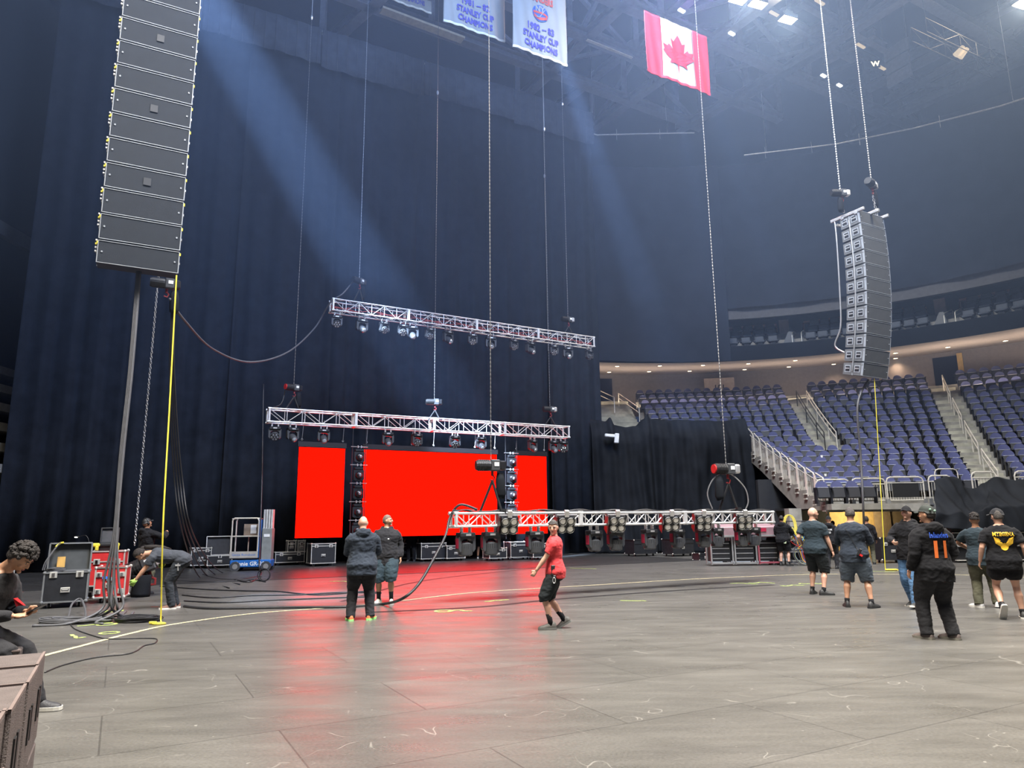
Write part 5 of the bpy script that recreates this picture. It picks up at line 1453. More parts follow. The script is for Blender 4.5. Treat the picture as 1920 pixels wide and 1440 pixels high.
# man behind him with lettered hoodie
r4 = P_('m', 1562, 1067, 1556, 967, -12, 'light', CL['black'], CL['char'], 'man in black lettered hoodie and grey jeans behind the bald man', sleeve='long', hood=True, hair='none', cap=dict(m=CL['black'], yaw=0), pose=dict(lf=(-.12, -.1, .08, 0, 0), rf=(.13, .08, .08, -20, 0), rh=(.12, .35, 1.1)))
decal(r4, ('NEW YORK', .075, 0, .34, .6, .002), 'lettering', M_white); decal(r4, ('TITLES', .085, 0, .24, .6, .002), 'lettering', M_white)
# silhouettes in the tunnel
person('m', atY(1568, 1052, 31.5)*1, 0, 1.72, 'brown', CL['black'], CL['black'], 'dark figure standing in the lit tunnel mouth behind', hair='short', sleeve='long', vox=.014)
# man in long sleeve navy
r5 = P_('m', 1611, 1139, 1604, 949, -3, 'tan', CL['navy'], CL['bluegrey'], 'man in navy long-sleeve shirt and blue-grey shorts, radio strap across back', shoe=(.03, .03, .03), sleeve='long', legs='longshorts', hair='short', haircol=M_hairg, fat=1.18, vox=.010,
    pose=dict(lf=(-.19, 0, .08, 14, 0), rf=(.21, -.04, .08, -30, 0), lh=(-.2, .33, 1.08), rh=(.22, .33, 1.12), hp=-10, lpole=(-.5, -.8, -.6), rpole=(.5, -.8, -.6)), baggy=1.1, hem=-.17)
st = [[(-.10+.27*t-.006, .44-.58*t), (-.10+.27*t+.008, .44-.58*t), (-.10+.27*(t+.08)+.008, .44-.58*(t+.08)), (-.10+.27*(t+.08)-.006, .44-.58*(t+.08))] for t in [k/12 for k in range(11)]]
decal(r5, st, 'radio_strap', M_black, off=.012)
g = G(); q = r5['pel']; g.box(q+V((.10, -.20, .02)), (.05, .035, .13), 0, (0, .5, 0), bev=.01); o = g.out('radio', M_black, r5['o']); g = G(); g.box(q+V((.125, -.21, -.035)), (.05, .04, .03), 0, (0, .5, 0)); g.out('radio_tip', M_red, o)
P_('m', 1633, 1058, 1628, 967, 6, 'brown', CL['black'], CL['olive'], 'person in olive trousers mostly hidden behind man with radio strap', sleeve='long', hair='short', vox=.014)
# pair at the mixing desk
P_('m', 1452, 1059, 1450, 972, -8, 'tan', CL['black'], CL['black'], 'person in all black with wide brim hat at the desk, left of pair', sleeve='long', hood=True, cap=dict(m=M_black, yaw=60), fat=1.05, vox=.012, pose=dict(lf=(-.1, -.05, .08, 30, 0), rf=(.1, 0, .08, -30, 0), lh=(-.1, .35, 1.1), rh=(.1, .35, 1.1)))
r6 = P_('m', 1472, 1061, 1465, 966, -16, 'fair', CL['black'], CL['black'], 'man in black hoodie and shorts with pale tag, at the desk', sleeve='long', hood=True, legs='shorts', hair='short', cap=dict(m=M_black, yaw=180), fat=1.12, vox=.012, pose=dict(lf=(-.13, 0, .08, 0, 0), rf=(.14, .0, .08, -25, 0), rh=(.25, .42, 1.15), lh=(-.2, .3, 1.1)))
g = G(); g.box(r6['pel']+V((.11, -.16, -.10)), (.08, .01, .12)); g.out('hanging_tag', mat('pale tag', (.6, .7, .45), .6), r6['o'])
# man in jeans
r7 = P_('m', 1719, 1138, 1716, 948, 150, 'fair', CL['black'], CL['jeans'], 'man in black hoodie, cap and light blue jeans, arm bent, facing left', shoe=(.03, .03, .03), sole='W', sleeve='long', hood=True, hair='short', cap=dict(m=CL['black'], yaw=0), fat=1.1, vox=.010,
    pose=dict(lf=(-.12, .22, .09, 10, 8), rf=(.14, -.16, .10, -10, -12), hy=12, hp=10, lh=(-.22, .25, .95), rh=(.10, .34, 1.13), rpole=(1, -.4, -.5), curl=.9), baggy=1.05)
# man with number eleven
r8 = P_('m', 1767, 1199, 1764, 946, 30, 'tan', CL['black'], CL['char'], 'man in black cap and black hoodie with orange number 11 on back', shoe=(.15, .12, .11), sole=mat('sand sole', (.2, .19, .16), .6), sleeve='long', hood=True, hair='short', cap=dict(m=mat('dark green cap', (.02, .026, .022), .8), yaw=0), fat=1.14, vox=.009,
    pose=dict(lf=(-.17, .05, .08, 22, 0), rf=(.14, -.03, .08, 25, 0), hy=42, hp=4, lh=(-.29, .07, .90), rh=(.27, .20, 1.0), curl=.5), baggy=1.15, hem=-.2)
decal(r8, ('11', .30, .03, .13, .85, .012), 'back_number', mat('orange number', (.9, .2, .04), .6))
decal(r8, ('Islanders', .105, .03, .385, .72, .003), 'script_lettering', mat('blue script', (.03, .10, .55), .6))
g = G(); g.M = r8['MH']
for (x, y, z) in ((-.07, -.065, .075), (-.03, -.105, .06)): g.ell((x*1.1, y*1.08, z), (.016, .016, .016), 0, 10, 6)
g.out('cap_patches', mat('green patch', (.25, .4, .3), .6), r8['o'])
# curly haired man
P_('m', 1849, 1139, 1846, 961, -6, 'brown', CL['slate'], CL['olive'], 'man with curly dark hair, dark t-shirt and olive cargo trousers, walking away', shoe=(.55, .55, .55), sole='W', hair='tuft', fat=1.05, vox=.010, beard=True,
    pose=dict(lf=(-.10, -.06, .08, 55, 0), rf=(.18, .08, .09, 5, -6), hy=14, lh=(-.20, .30, 1.08), rh=(.26, .12, .95), lpole=(-1, -.5, 0), curl=.6), baggy=1.12, hem=-.17)
# man with yellow print
r9 = P_('m', 1897, 1160, 1903, 952, 8, 'fair', CL['black'], CL['black'], 'man in black t-shirt with yellow print on back and black shorts, at right edge', shoe=(.03, .03, .03), sole='W', hair='short', haircol=M_hairg, legs='midshorts', cap=dict(m=CL['char'], yaw=25), fat=1.25, vox=.010,
    pose=dict(lf=(-.13, -.17, .20, 12, -58), rf=(.17, .05, .08, -5, 0), hy=25, lh=(-.33, .04, .90), rh=(.33, .06, .92), curl=.5), hem=-.17)
M_yp = mat('yellow print', (.85, .5, .03), .6)
decal(r9, ('MTEGENA', .085, .02, .375, .78, .004), 'print_lettering', M_yp)
decal(r9, [[(-.14+.02, .36), (-.05, .33), (.0, .25), (-.03, .20), (-.10, .25)], [(.14+.02, .36), (.09, .33), (.04, .25), (.07, .20), (.14, .25)], [(.02+math.cos(t)*.055, .20+math.sin(t)*.06) for t in [k*math.pi/6 for k in range(12)]]], 'print_emblem', M_yp)
# rigger bending down
p = gy(322, 1141)
r10 = person('m', p, view(p)+R(84), 1.80, 'tan', CL['grey'], CL['djeans'], 'long-haired man in grey t-shirt and jeans bending over with green gloves', shoe=(.16, .08, .055), sole='W', hair='long', vox=.010, fat=1.05,
    pose=dict(lean=80, hip=(0, -.10, -.02), lf=(-.09, .0, .08, 6, 0), rf=(.11, -.05, .08, -10, 0), lk=(-.1, 1, 0), hy=4, hp=-78, lh=(-.16, .68, .50), rh=(.16, .22, .82), lpole=(-.3, -1, .2), rpole=(.4, .2, .9), curl=.8, headoff=(0, .03, -.02)), glove=CL['glove'])
g = G(); q = r10['pel']; g.tube([q+V((-.19, .02, -.06)), q+V((-.21, .03, -.12)), q+V((-.20, .02, -.22))], .012, 6); g.box(q+V((-.21, .03, -.12)), (.03, .09, .03)); g.out('belt_tools', M_alu, r10['o'])
# rigger at the chain
p = gy(266, 1114)
r11 = person('m', p, view(p)+R(-62), atY(262, 971, p.y).z, 'light', CL['black'], CL['olive'], 'man in black hoodie, cap and ear protectors looking up the chain', sleeve='long', hood=True, hair='none', cap=dict(m=M_black, yaw=0), fat=1.08, vox=.010, beard=False,
    pose=dict(hp=22, lh=(-.05, .40, 1.38), rh=(.12, .42, 1.42), lpole=(-1, 0, -.6), rpole=(1, 0, -.6), curl=.9, lf=(-.12, 0, .08, 6, 0), rf=(.12, 0, .08, -6, 0)))
g = G(); g.M = r11['MH']
for q in (-1, 1): g.ell((q*.088, -.005, .0), (.02, .032, .036), 0, 10, 8)
g.tube([(math.sin(t)*.095, -.01, math.cos(t)*.15) for t in [-1.5+3*k/10 for k in range(11)]], .008, 5); g.out('ear_protectors', M_blackgloss, r11['o'], smooth=True)
# crew behind the screens, only legs showing
for (fx, fy, tr, top, bot, lg, lb) in ((771, 1061, 170, 'black', 'black', 'long', 'crew member in all black behind the screen, leftmost of five pairs of legs'), (813, 1059, 175, 'black', 'plaid', 'shorts', 'crew member in dark shorts behind the screen, second pair of legs'),
        (865, 1060, 10, 'navy', 'jeans', 'long', 'crew member in blue jeans behind the screen, third pair of legs'), (901, 1057, 190, 'grey', 'darkshorts', 'shorts', 'crew member in shorts and pale shoes behind the screen, fourth pair of legs'), (945, 1058, -10, 'black', 'navy', 'long', 'crew member in dark trousers behind the gap beside central screen')):
    p = gy(fx, fy); t = (p-SP).dot(N_)
    if t < .75:
        d = V((p.x, p.y, 0)).normalized(); p = p+d*((.75-t)/max(.2, d.dot(N_)))
    person('m', p, view(p)+R(tr), 1.78, 'light', CL[top], CL['djeans' if bot == 'jeans' else bot], lb, sleeve='long' if top != 'grey' else 'short', legs=lg, vox=.014, shoe=(.4, .38, .33) if fx == 901 else (.03, .03, .03), group='crew behind the red screens')
# seated man on the cases at the left edge
p = V((-4.74, 6.5, 0))
r12 = person('m', p, R(-90), 1.80, 'light', CL['char'], CL['char'], 'seated man with curly hair looking down at his phone, left edge', shoe=(.03, .03, .035), sole='W', sleeve='long', hair='curly', vox=.008, fat=1.02,
    pose=dict(hip=(0, 0, -.27), lean=24, lf=(-.11, .56, .085, 6, 0), rf=(.10, .47, .085, -6, 0), lk=(-.1, .2, 1), rk=(.1, .2, 1), hy=0, hp=-42, lh=(-.05, .42, .83), rh=(.08, .40, .81), lpole=(-.5, -.6, -.8), rpole=(.5, -.6, -.8), palm=(0, .5, .8), curl=.55, headoff=(0, .05, 0)))
g = G(); g.box((.02, .56, .87), (.078, .15, .010), 0, (R(28), 0, 0), bev=.003); o = g.out('phone', M_blackgloss); o.matrix_world = Mx.Translation(p) @ Mx.Rotation(R(-90), 4, 'Z'); tag(o, 'black phone held in both hands by the seated man', 'phone')
decal(r12, [[(-.16, .22), (-.10, .22), (-.10, .34), (-.16, .34)]], 'sleeve_patch', M_red, back=False)
# ================================================================= CASES AND GEAR
M_caseblk = mat('scuffed black case board', (.014, .015, .018), .5, 0, .1, 90, .3, 8)
M_casered = mat('red case board', (.62, .035, .035), .45, 0, .05, 90, .12, 5)
M_foam = mat('grey case lining', (.07, .075, .075), .85)
M_edgealu = mat('worn aluminium extrusion', (.62, .6, .54), .45, .5)
M_paper = mat('brown paper envelope', (.65, .38, .1), .7)
def caster(parent, x, y, r=.05):
    c = G(); c.box((x, y, r*2+.01), (.08, .08, .02)); c.box((x-.03, y, r*1.3), (.008, .05, r*1.6)); c.box((x+.03, y, r*1.3), (.008, .05, r*1.6)); o = c.out('caster', M_steel, parent)
    c = G(); c.cyl((x-.018, y, r), (x+.018, y, r), r, n=14); c.out('wheel', M_soleK, o)
def case(px0, px1, pyb, H, D, label, yaw=YAW, col=None, edge=None, wheels=True, lid=None, lidcol=None, z0=0, Y=None, name='flight_case', split=.72, latches=2, text_=None, grp='flight cases around the stage', face=None):
    col = col or M_caseblk; edge = edge or M_edgealu
    if z0: a, b = atY(px0, pyb, Y), atY(px1, pyb, Y)
    else:
        c = atZ((px0+px1)/2, pyb, 0); a, b = atY(px0, pyb, c.y), atY(px1, pyb, c.y)
    cx = (a.x+b.x)/2; Yc = (a.y+b.y)/2; Wt = b.x-a.x
    if face is not None: yaw = view(V((cx, Yc, 0)))+R(face)
    al = yaw; W = max(.2, Wt/(math.cos(al)-cx/Yc*math.sin(al)))
    rt = emp(name, (cx, Yc, z0), yaw, label, 'case', grp)
    b0 = .12 if wheels else 0
    if wheels:
        for sx in (-1, 1):
            for y in (.12, D-.12): caster(rt, sx*(W/2-.12), y)
    g = G(); g.box((0, D/2, b0+H/2), (W, D, H), 0); body = g.out('body', col, rt)
    g = G(); e = .022
    for x in (-W/2, W/2):
        for y in (0, D): g.box((x, y, b0+H/2), (e*1.3, e*1.3, H))
        for z in (b0, b0+H): g.box((x, D/2, z), (e*1.3, D, e*1.3))
    for z in (b0, b0+H)+(() if lid else (b0+H*split,)):
        for y in (0, D): g.box((0, y, z), (W, e*1.3, e*1.3))
    g.out('edge_trim', edge, rt)
    for x in (-W/2, W/2):
        for y in (0, D):
            for z in (b0, b0+H): g = G(); g.ell((x, y, z), (.034, .034, .034), 0, 8, 6); g.out('ball_corner', edge if edge is M_edgek else M_edgealu, rt)
    zl = b0+H*(split if not lid else .93)
    for k in range(latches):
        x = (-W*.3+W*.6*k/(max(1, latches-1))) if latches > 1 else 0
        g = G(); g.box((x, -.012, zl), (.13, .02, .12), 0, bev=.005); g.box((x, -.028, zl), (.05, .02, .07), 1); g.out('latch', [M_edgealu, M_chrome], rt)
    g = G(); g.box((0, -.01, b0+H*.4), (.16, .015, .1), 0, bev=.004); g.tube([(-.06, -.03, b0+H*.42), (-.05, -.045, b0+H*.38), (.05, -.045, b0+H*.38), (.06, -.03, b0+H*.42)], .009, 5, 1); g.out('handle', [M_edgealu, M_black], rt)
    if lid:
        g = G(); hh = lid; g.M = Mx.Translation((0, D-.02, b0+H)) @ Mx.Rotation(R(-8), 4, 'X')
        g.box((0, .1, hh/2), (W, .02, hh), 0)
        for x in (-W/2, W/2): g.box((x, .05, hh/2), (.02, .11, hh), 1); 
        for z in (0, hh): g.box((0, .05, z), (W, .11, .02), 1)
        for x in (-W/2, W/2): g.box((x, -.005, hh/2), (.03, .015, hh), 2)
        for z in (.01, hh): g.box((0, -.005, z), (W, .015, .03), 2)
        g.out('open_lid', [lidcol or M_foam, col, edge], rt)
    if text_: text(text_, .09, Mx.Translation((0, -.012, b0+H*.22)) @ Mx.Rotation(R(90), 4, 'X'), M_white, 'lettering', rt)
    return rt, W, b0
# 1 open black trunk at left
M_edgek = mat('worn dark case edge', (.16, .165, .165), .6)
t1, W, b0 = case(77, 160, 1140, .56, .55, 'open black trunk full of cables at left, lid standing up', face=-3, edge=M_edgek, lid=.56, latches=2)
g = G(); g.M = Mx.Translation((-W*.2, .5, b0+.66)) @ Mx.Rotation(R(-8), 4, 'X'); g.box((0, .04, .09), (.14, .01, .21)); g.out('x', M_paper); o = bpy.data.objects[-1] if 0 else [q for q in COL.objects if q.name == 'x'][0]; o.name = 'paper_envelope'; o.matrix_world = t1.matrix_basis.copy(); tag(o, 'brown paper envelope tucked in the open trunk lid', 'envelope')
def coil(name, c, rx, ry, n, r, m, label, cat='cable', h=.02, seed=0, group=None):
    rnd = random.Random(seed); g = G()
    for k in range(n):
        ox, oy = rnd.uniform(-.06, .06)*rx*3, rnd.uniform(-.06, .06)*ry*3; s = rnd.uniform(.72, 1.08); ph = rnd.uniform(0, 6)
        g.tube([V((ox+math.cos(t)*rx*s, oy+math.sin(t)*ry*s, r+h*k/n+.012*math.sin(t*2+ph)+.012)) for t in [j*math.pi/12 for j in range(24)]], r, 6, closed=True)
    o = g.out(name, m); o.location = c; tag(o, label, cat, group); return o
q = t1.matrix_basis @ V((-W*.3, .25, b0+.5)); coil('cable_coil', q, .14, .14, 6, .014, M_rubg, 'grey cables heaped inside the open black trunk', h=.12)
g = G(); g.tube(catmull([V((-.41, .3, .72)), V((-.36, .35, .95)), V((-.22, .5, 1.22)), V((-.18, .62, 1.25))], 6), .012, 5); g.tube(catmull([V((-.44, .3, .72)), V((-.40, .35, .9)), V((-.24, .5, 1.2)), V((-.2, .62, 1.25))], 6), .012, 5); g.tube([V((-.27, .46, 1.17)), V((-.2, .56, 1.245)), V((-.15, .6, 1.25))], .02, 6, 1)
o = g.out('hung_cable', [M_rubg, M_yel]); o.matrix_world = t1.matrix_basis.copy(); tag(o, 'cables with a yellow wrap hung over the open trunk lid', 'cable')
# 2 red cases
t2, W2, b2 = case(174, 231, 1131, .60, .6, 'red rack case with silver edges, nearer of two red ones', face=-9, col=M_casered, split=1.0, latches=0)
for x in (-1, 1):
    for z in (.12, .46): g = G(); g.box((x*(W2/2-.07), -.012, b2+z), (.11, .02, .1), 0, bev=.005); g.box((x*(W2/2-.07), -.03, b2+z), (.05, .02, .06), 1); g.out('latch', [M_edgealu, M_chrome], t2)
g = G(); g.box((-.08, -.02, b2+.40), (.13, .02, .05), 0); g.box((.02, -.02, b2+.37), (.16, .015, .07), 1); g.out('blue_tag', [mat('blue tag', (.05, .2, .7), .5), mat('pale blue label', (.45, .6, .7), .5)], t2)
for i, (s_, x, z) in enumerate((('A 16', .0, .085), ('12 RACK', .02, .035))): text(s_, .055, Mx.Translation((x, -.012, b2+z)) @ Mx.Rotation(R(90), 4, 'X'), mat('pale stencil', (.7, .45, .42), .7), 'lettering', t2)
Yr = t2.location.y
t3, W3, b3 = case(168, 232, 1060, .24+.5, .5, 'red rack case just behind and above the nearer red one', face=-9, col=M_casered, wheels=False, z0=.28, Y=Yr+.95, latches=2, split=.7)
pz = atY(205, 1034, Yr+1.1); t3z = .28+.74
g = G(); g.box((0, .2, .08), (.36, .32, .17), 0, bev=.02); g.box((.0, .02, .12), (.36, .02, .02), 0)
o = emp('power_box', (pz.x, Yr+1.0, t3z+.01), R(24), 'black power box with open clear lid and yellow plugs, on red case', 'box')
g.out('box_body', M_black, o)
g = G(); g.M = Mx.Translation((0, .34, .17)) @ Mx.Rotation(R(-6), 4, 'X'); g.box((0, 0, .16), (.33, .015, .28), 1)
for x in (-.175, .175): g.box((x, -.02, .16), (.025, .06, .34), 0, bev=.005)
for z in (0, .33): g.box((0, -.02, z), (.37, .06, .025), 0, bev=.005)
g.out('open_lid', [M_dgrey, mat('smoky lid', (.10, .10, .105), .2)], o)
for x, w_ in ((-.2, .18), (.2, .08)): g = G(); g.box((x-.04*(x < 0), .02, .13), (w_, .1, .09), 0, bev=.025); g.box((x, -.04, .06), (.07, .05, .09), 0, bev=.01); g.out('yellow_plug', M_yel, o)
# gooseneck lamp
g0 = atY(168, 1020, Yr+.9); gn = emp('gooseneck_lamp', (g0.x, g0.y, .9), 0, 'small gooseneck work lamp glowing between trunk and red case', 'lamp')
e = atY(146, 1007, Yr+.9); d = e-gn.location
g = G(); g.tube(catmull([V((0, 0, 0)), V((-.0, 0, d.z*.6)), V((d.x*.35, 0, d.z+.03)), V((d.x, 0, d.z))], 6), .008, 5); g.out('neck', M_black, gn)
g = G(); g.ell(d+V((-.02, 0, .005)), (.055, .03, .02), 0, 10, 6); g.out('shade', M_black, gn); g = G(); g.ell(d+V((-.03, -.012, -.002)), (.04, .025, .016), 0, 10, 6); g.out('bulb', emis('lamp glow', (1, .95, .85), 5), gn)
# black base under the lamp: rack seen between trunk and red case
case(158, 176, 1120, .75, .5, 'narrow black rack with metal panels between open trunk and red cases', face=0, edge=M_edgek, latches=0)
case(-14, 23, 1103, .50, .5, 'black case with silver edges cut by the left picture edge', face=0)
# hoist motor being lowered and its bag
hp = atY(270, 1060, r11['o'].location.y-.55)
hm_ = hoist(0, 0, p=hp, label='lowered black chain hoist held between the two riggers', up=False, bag=False, scale=1.55, silver=True, yaw=R(10), name='chain_hoist')
hm_.rotation_euler = (R(0), R(-24), R(8)); 
bp_ = gy(263, 1119); g = G(); g.tube([(0, 0, 0), (0, 0, .08), (0, 0, .3), (0, 0, .46), (0, 0, .48)], [.19, .20, .185, .2, .19], 18, cap=False); g.tube([(0, 0, .01), (0, 0, .02)], [.18, .18], 18)
o = g.out('canvas_bin', M_cloth, smooth=2, solid=.012); o.location = bp_; tag(o, 'round black canvas bin under the lowered hoist', 'bin')
# cases before the curtain
case(357, 394, 1066, .62, .6, 'black case with silver edges behind the bending man', split=.85, text_='47-38149')
case(388, 434, 1066, .34, .6, 'low black case with tall open lid left of the blue lift', lid=.7, lidcol=M_caseblk, latches=1)
case(516, 570, 1060, .38, .7, 'low black case topped by two small ones, right of the lift', latches=2, split=.8)
case(512, 568, 1052, .42, .5, 'black case with tall open lid behind low case right of lift', lid=.55, lidcol=M_caseblk, latches=0, wheels=False)
Yq = gy(543, 1060).y
case(539, 553, 1040, .42, .3, 'small upright black box on the low case, left of two', z0=.51, Y=Yq+.2, wheels=False, latches=1)
case(558, 571, 1040, .42, .3, 'small upright speckled box on the low case, right of two', z0=.51, Y=Yq+.35, wheels=False, latches=1, col=mat('speckled panel', (.2, .2, .19), .6, 0, .2, 60, .6, 60))
case(583, 628, 1062, .72, .7, 'large black case with bright silver edges below left red screen', split=.88)
for (a, b, y, H_, lb) in ((742, 778, 1052, .6, 'black case behind the leftmost crew legs, under the central screen'), (790, 836, 1053, .62, 'black case with bright edges under the central screen'), (838, 872, 1052, .5, 'black case beside the jeans legs under the central screen'), (918, 950, 1052, .4, 'low black case between crew legs under central screen'), (958, 996, 1050, .62, 'black case under the right red screen, left of two'), (1000, 1024, 1050, .55, 'black case under the right red screen, right of two')):
    case(a, b, y, H_, .6, lb, split=.8)
# blue push-around lift
lf = gy(468, 1071); M_bl2 = mat('lift blue paint', (.02, .13, .42), .4)
rt = emp('mast_lift', lf, R(8), 'blue mast lift with pale guard cage and grey mast', 'lift')
k = lf.y/FPX
Wl = 72*k
g = G(); g.box((0, .35, .25), (Wl, .7, .26), 0, bev=.03); g.out('chassis', M_bl2, rt)
for x in (-Wl*.36, Wl*.39):
    for y in (.02, .62): g = G(); g.cyl((x, y-.05, .16), (x, y+.05, .16), .17, n=20); g.cyl((x, y-.06, .16), (x, y+.06, .16), .09, n=16, m=1); g.out('wheel', [M_dgrey, M_steel], rt)
text('Genie GR-20', .19, Mx.Translation((-.02, -.004, .19)) @ Mx.Rotation(R(90), 4, 'X'), M_white, 'lettering', rt, bold=.004)
g = G()
x0, x1 = -Wl/2+.02, Wl*.16
for y in (.0, .6):
    g.tube([(x0, y, .45), (x0, y, 1.72), (x0+.06, y, 1.8), (x1-.06, y, 1.8), (x1, y, 1.72), (x1, y, .45)], .025, 8); g.cyl((x0, y, 1.18), (x1, y, 1.18), .022, n=6)
for x in (x0, x1): g.cyl((x, 0, 1.78), (x, .6, 1.78), .022, n=6); g.cyl((x, 0, 1.18), (x, .6, 1.18), .022, n=6)
g.cyl(((x0+x1)/2, .6, .45), ((x0+x1)/2, .6, 1.18), .018, n=6)
g.out('guard_cage', M_rail, rt)
g = G(); g.box(((x0+x1)/2, -.03, .56), (x1-x0+.06, .02, .22)); o = g.out('toe_board', mat('dusty toe board', (.36, .34, .30), .7), rt)
text('Genie Runabout', .12, Mx.Translation(((x0+x1)/2, -.042, .52)) @ Mx.Rotation(R(90), 4, 'X'), M_bl2, 'lettering', rt)
g = G(); g.box(((x0+x1)/2, .3, .44), (x1-x0, .6, .04)); g.out('platform', M_steel, rt)
g = G(); g.box(((x0+x1)/2+.12, .5, 1.4), (.5, .25, .40)); g.out('control_box', mat('cardboard brown', (.25, .19, .14), .7), rt)
g = G(); g.box(((x0+x1)/2+.2, .36, 1.42), (.2, .01, .3)); g.out('paper_sheet', M_white, rt)
g = G(); g.box((x1+.02, .3, 1.1), (.1, .3, 1.3)); g.out('mast_front', M_bl2, rt)
g = G(); x2 = Wl*.36; g.box((x2, .35, .9), (.34, .5, 1.1), 0, bev=.02); g.box((x2, .09, 1.2), (.2, .01, .1), 1); g.out('mast_box', [mat('grey lift cover', (.2, .21, .2), .5), M_white], rt)
g = G()
for i in range(4): g.box((x2-.13+i*.085, .35, 1.75), (.06, .3, .7))
g.out('mast_rails', mat('pale mast metal', (.6, .6, .57), .45, .3), rt)
# mixing desk and racks at right
dk = gy(1395, 1052); M_desk = mat('pinkish metal desk front', (.38, .24, .26), .45, .2)
rt = emp('mixing_desk', atY(1392, 1050, 25.6)*1, R(4), 'pinkish mixing desk on open racks at the right end of truss', 'desk'); rt.location.z = 0
g = G(); g.box((.15, 0, 1.22), (2.3, .6, .32), 0, (R(10), 0, 0), bev=.02); g.box((.4, -.31, 1.22), (.8, .02, .12), 1); g.box((.15, -.05, 1.02), (2.4, .5, .06), 2); g.out('console', [M_desk, M_pink, M_steel], rt)
M_rackr = mat('maroon rack frame', (.30, .07, .09), .5)  # maroon base colour, used on the last rack frame only
for i in range(3):
    x = -.75+i*.85; g = G()
    for dx in (-.38, .38): g.box((x+dx, -.1, .52), (.05, .05, .95)); g.box((x+dx, .4, .52), (.05, .05, .95))
    g.box((x, -.1, .1), (.8, .05, .06)); g.box((x, .15, .98), (.8, .5, .04)); g.out('rack_frame', M_steel if i < 2 else M_rackr, rt)
    g = G(); g.box((x, .2, .5), (.7, .4, .7)); g.out('rack_unit', M_black, rt)
    for k2 in range(4): g = G(); g.box((x, -.01, .25+.17*k2), (.6, .02, .03)); g.out('rack_shelf', M_steel, rt)
case(1262, 1302, 1043, .62, .7, 'large black case under the right half of the low truss', edge=M_black, latches=0)
case(1190, 1232, 1043, .60, .7, 'black case beneath the middle of low truss, before the drape', edge=M_black, latches=0)
case(1312, 1336, 1050, .25, .4, 'low wide black box on floor left of the backpack', edge=M_black, latches=0, wheels=False)
bp2 = gy(1363, 1055); g = G(); g.ell((0, .12, .27), (.23, .16, .29), 0, 16, 12); rt = emp('backpack', bp2, 0, 'black backpack standing on the floor before the mixing desk', 'bag'); g.out('bag_body', M_cloth, rt, smooth=True); g = G(); g.ell((0, -.02, .2), (.17, .06, .16), 0, 12, 8); g.out('front_pocket', M_cloth, rt, smooth=True); g = G(); g.tube([(-.05, .1, .54), (-.04, .1, .6), (.04, .1, .6), (.05, .1, .54)], .012, 6); g.out('carry_loop', M_black, rt)
p = gy(1500, 1060); rt = emp('cable_rack', p, R(-5), 'tall open rack full of patch leads with yellow cables looped over', 'rack')
g = G()
for x in (-.35, .35):
    for y in (0, .5): g.box((x, y, .75), (.04, .04, 1.5))
for z in (.1, .5, .9, 1.3, 1.5): g.box((0, 0, z), (.7, .03, .03)); g.box((0, .25, z), (.7, .5, .015))
g.out('frame', M_dgrey, rt)
for z in (.3, .7, 1.12): g = G(); g.box((0, .2, z), (.62, .3, .25)); g.out('patch_panel', M_blackgloss, rt)
for i, (c, n, nm) in enumerate(((M_yel, 5, 'yellow_cable'), (M_rubg, 12, 'grey_cable'), (mat('blue cable', (.08, .25, .5), .5), 4, 'blue_cable'), (M_red, 3, 'red_cable'))):
    rnd = random.Random(i); g = G()
    for k2 in range(n):
        x = rnd.uniform(-.35, .3); x2 = rnd.uniform(-.4, .4); zt3 = rnd.uniform(.9, 1.55)
        g.tube(catmull([V((x, -.04, zt3)), V((x+.1, -.15, zt3-.3)), V((x2, -.12, .45)), V((x2+.1, -.1, .15)), V((x2+.3, -.2, .03))], 6), .012, 5)
    g.out(nm, c, rt)
g = G(); 
for k2 in range(5): g.tube([V((-.3+math.sin(t)*.2+.02*k2, -.08, 1.3+math.cos(t)*.42)) for t in [j*math.pi/8 for j in range(16)]], .014, 5, closed=True)
g.out('yellow_loops', mat('yellow cable sheath', (.75, .62, .12), .5), rt)
p = gy(1690, 1058); 
case(1655, 1700, 1056, .75, .6, 'black case in the tunnel mouth behind the man in jeans', R(0), edge=M_black)
case(1704, 1730, 1052, .95, .6, 'tall black case in the tunnel mouth, right of the other one', R(0), edge=M_black)
# loose plug boards near the trunk, cardboard stuff by the wall
# ================================================================= FOREGROUND SPEAKER CABINETS
M_sub = mat('brown-grey textured cabinet paint', (.10, .08, .076), .75, 0, .5, 140, .15, 12)
M_wedge = mat('worn cabinet edge', (.16, .12, .11), .7)
def subs(pf, pn, z0, z1, nslot, label, W=1.0, depth=None):
    a, b = atZ(*pf, z1), atZ(*pn, z1)
    D = (a-b).dot(N_) if depth is None else depth
    rt = emp('speaker_cabinet', a-N_*D-Z_*(a.z-z0), YAW, label, 'speaker', 'brown-grey speaker cabinets at the left edge')
    H = z1-z0
    g = G(); g.box((-W/2, D/2, H/2), (W, D-.008, H-.008), 0, bev=.012); g.out('body', M_sub, rt)
    g = G()
    for k in range(nslot):
        zz = H*(.5 if nslot == 1 else (.27+.46*k))
        for y in (D*.42, D*.62): g.box((.001, y, zz), (.012, D*.10, H*.34/ (1 if nslot == 1 else 1.6)), 0)
    g.out('handle_slots', M_black, rt)
    g = G(); g.box((-W/2, .006, H-.006), (W, .012, .012)); g.box((-.006, D/2, H-.006), (.012, D, .012)); g.out('worn_edge', M_wedge, rt)
    return rt, D
lab = ['farthest', 'second farthest', 'third farthest', 'fourth farthest']
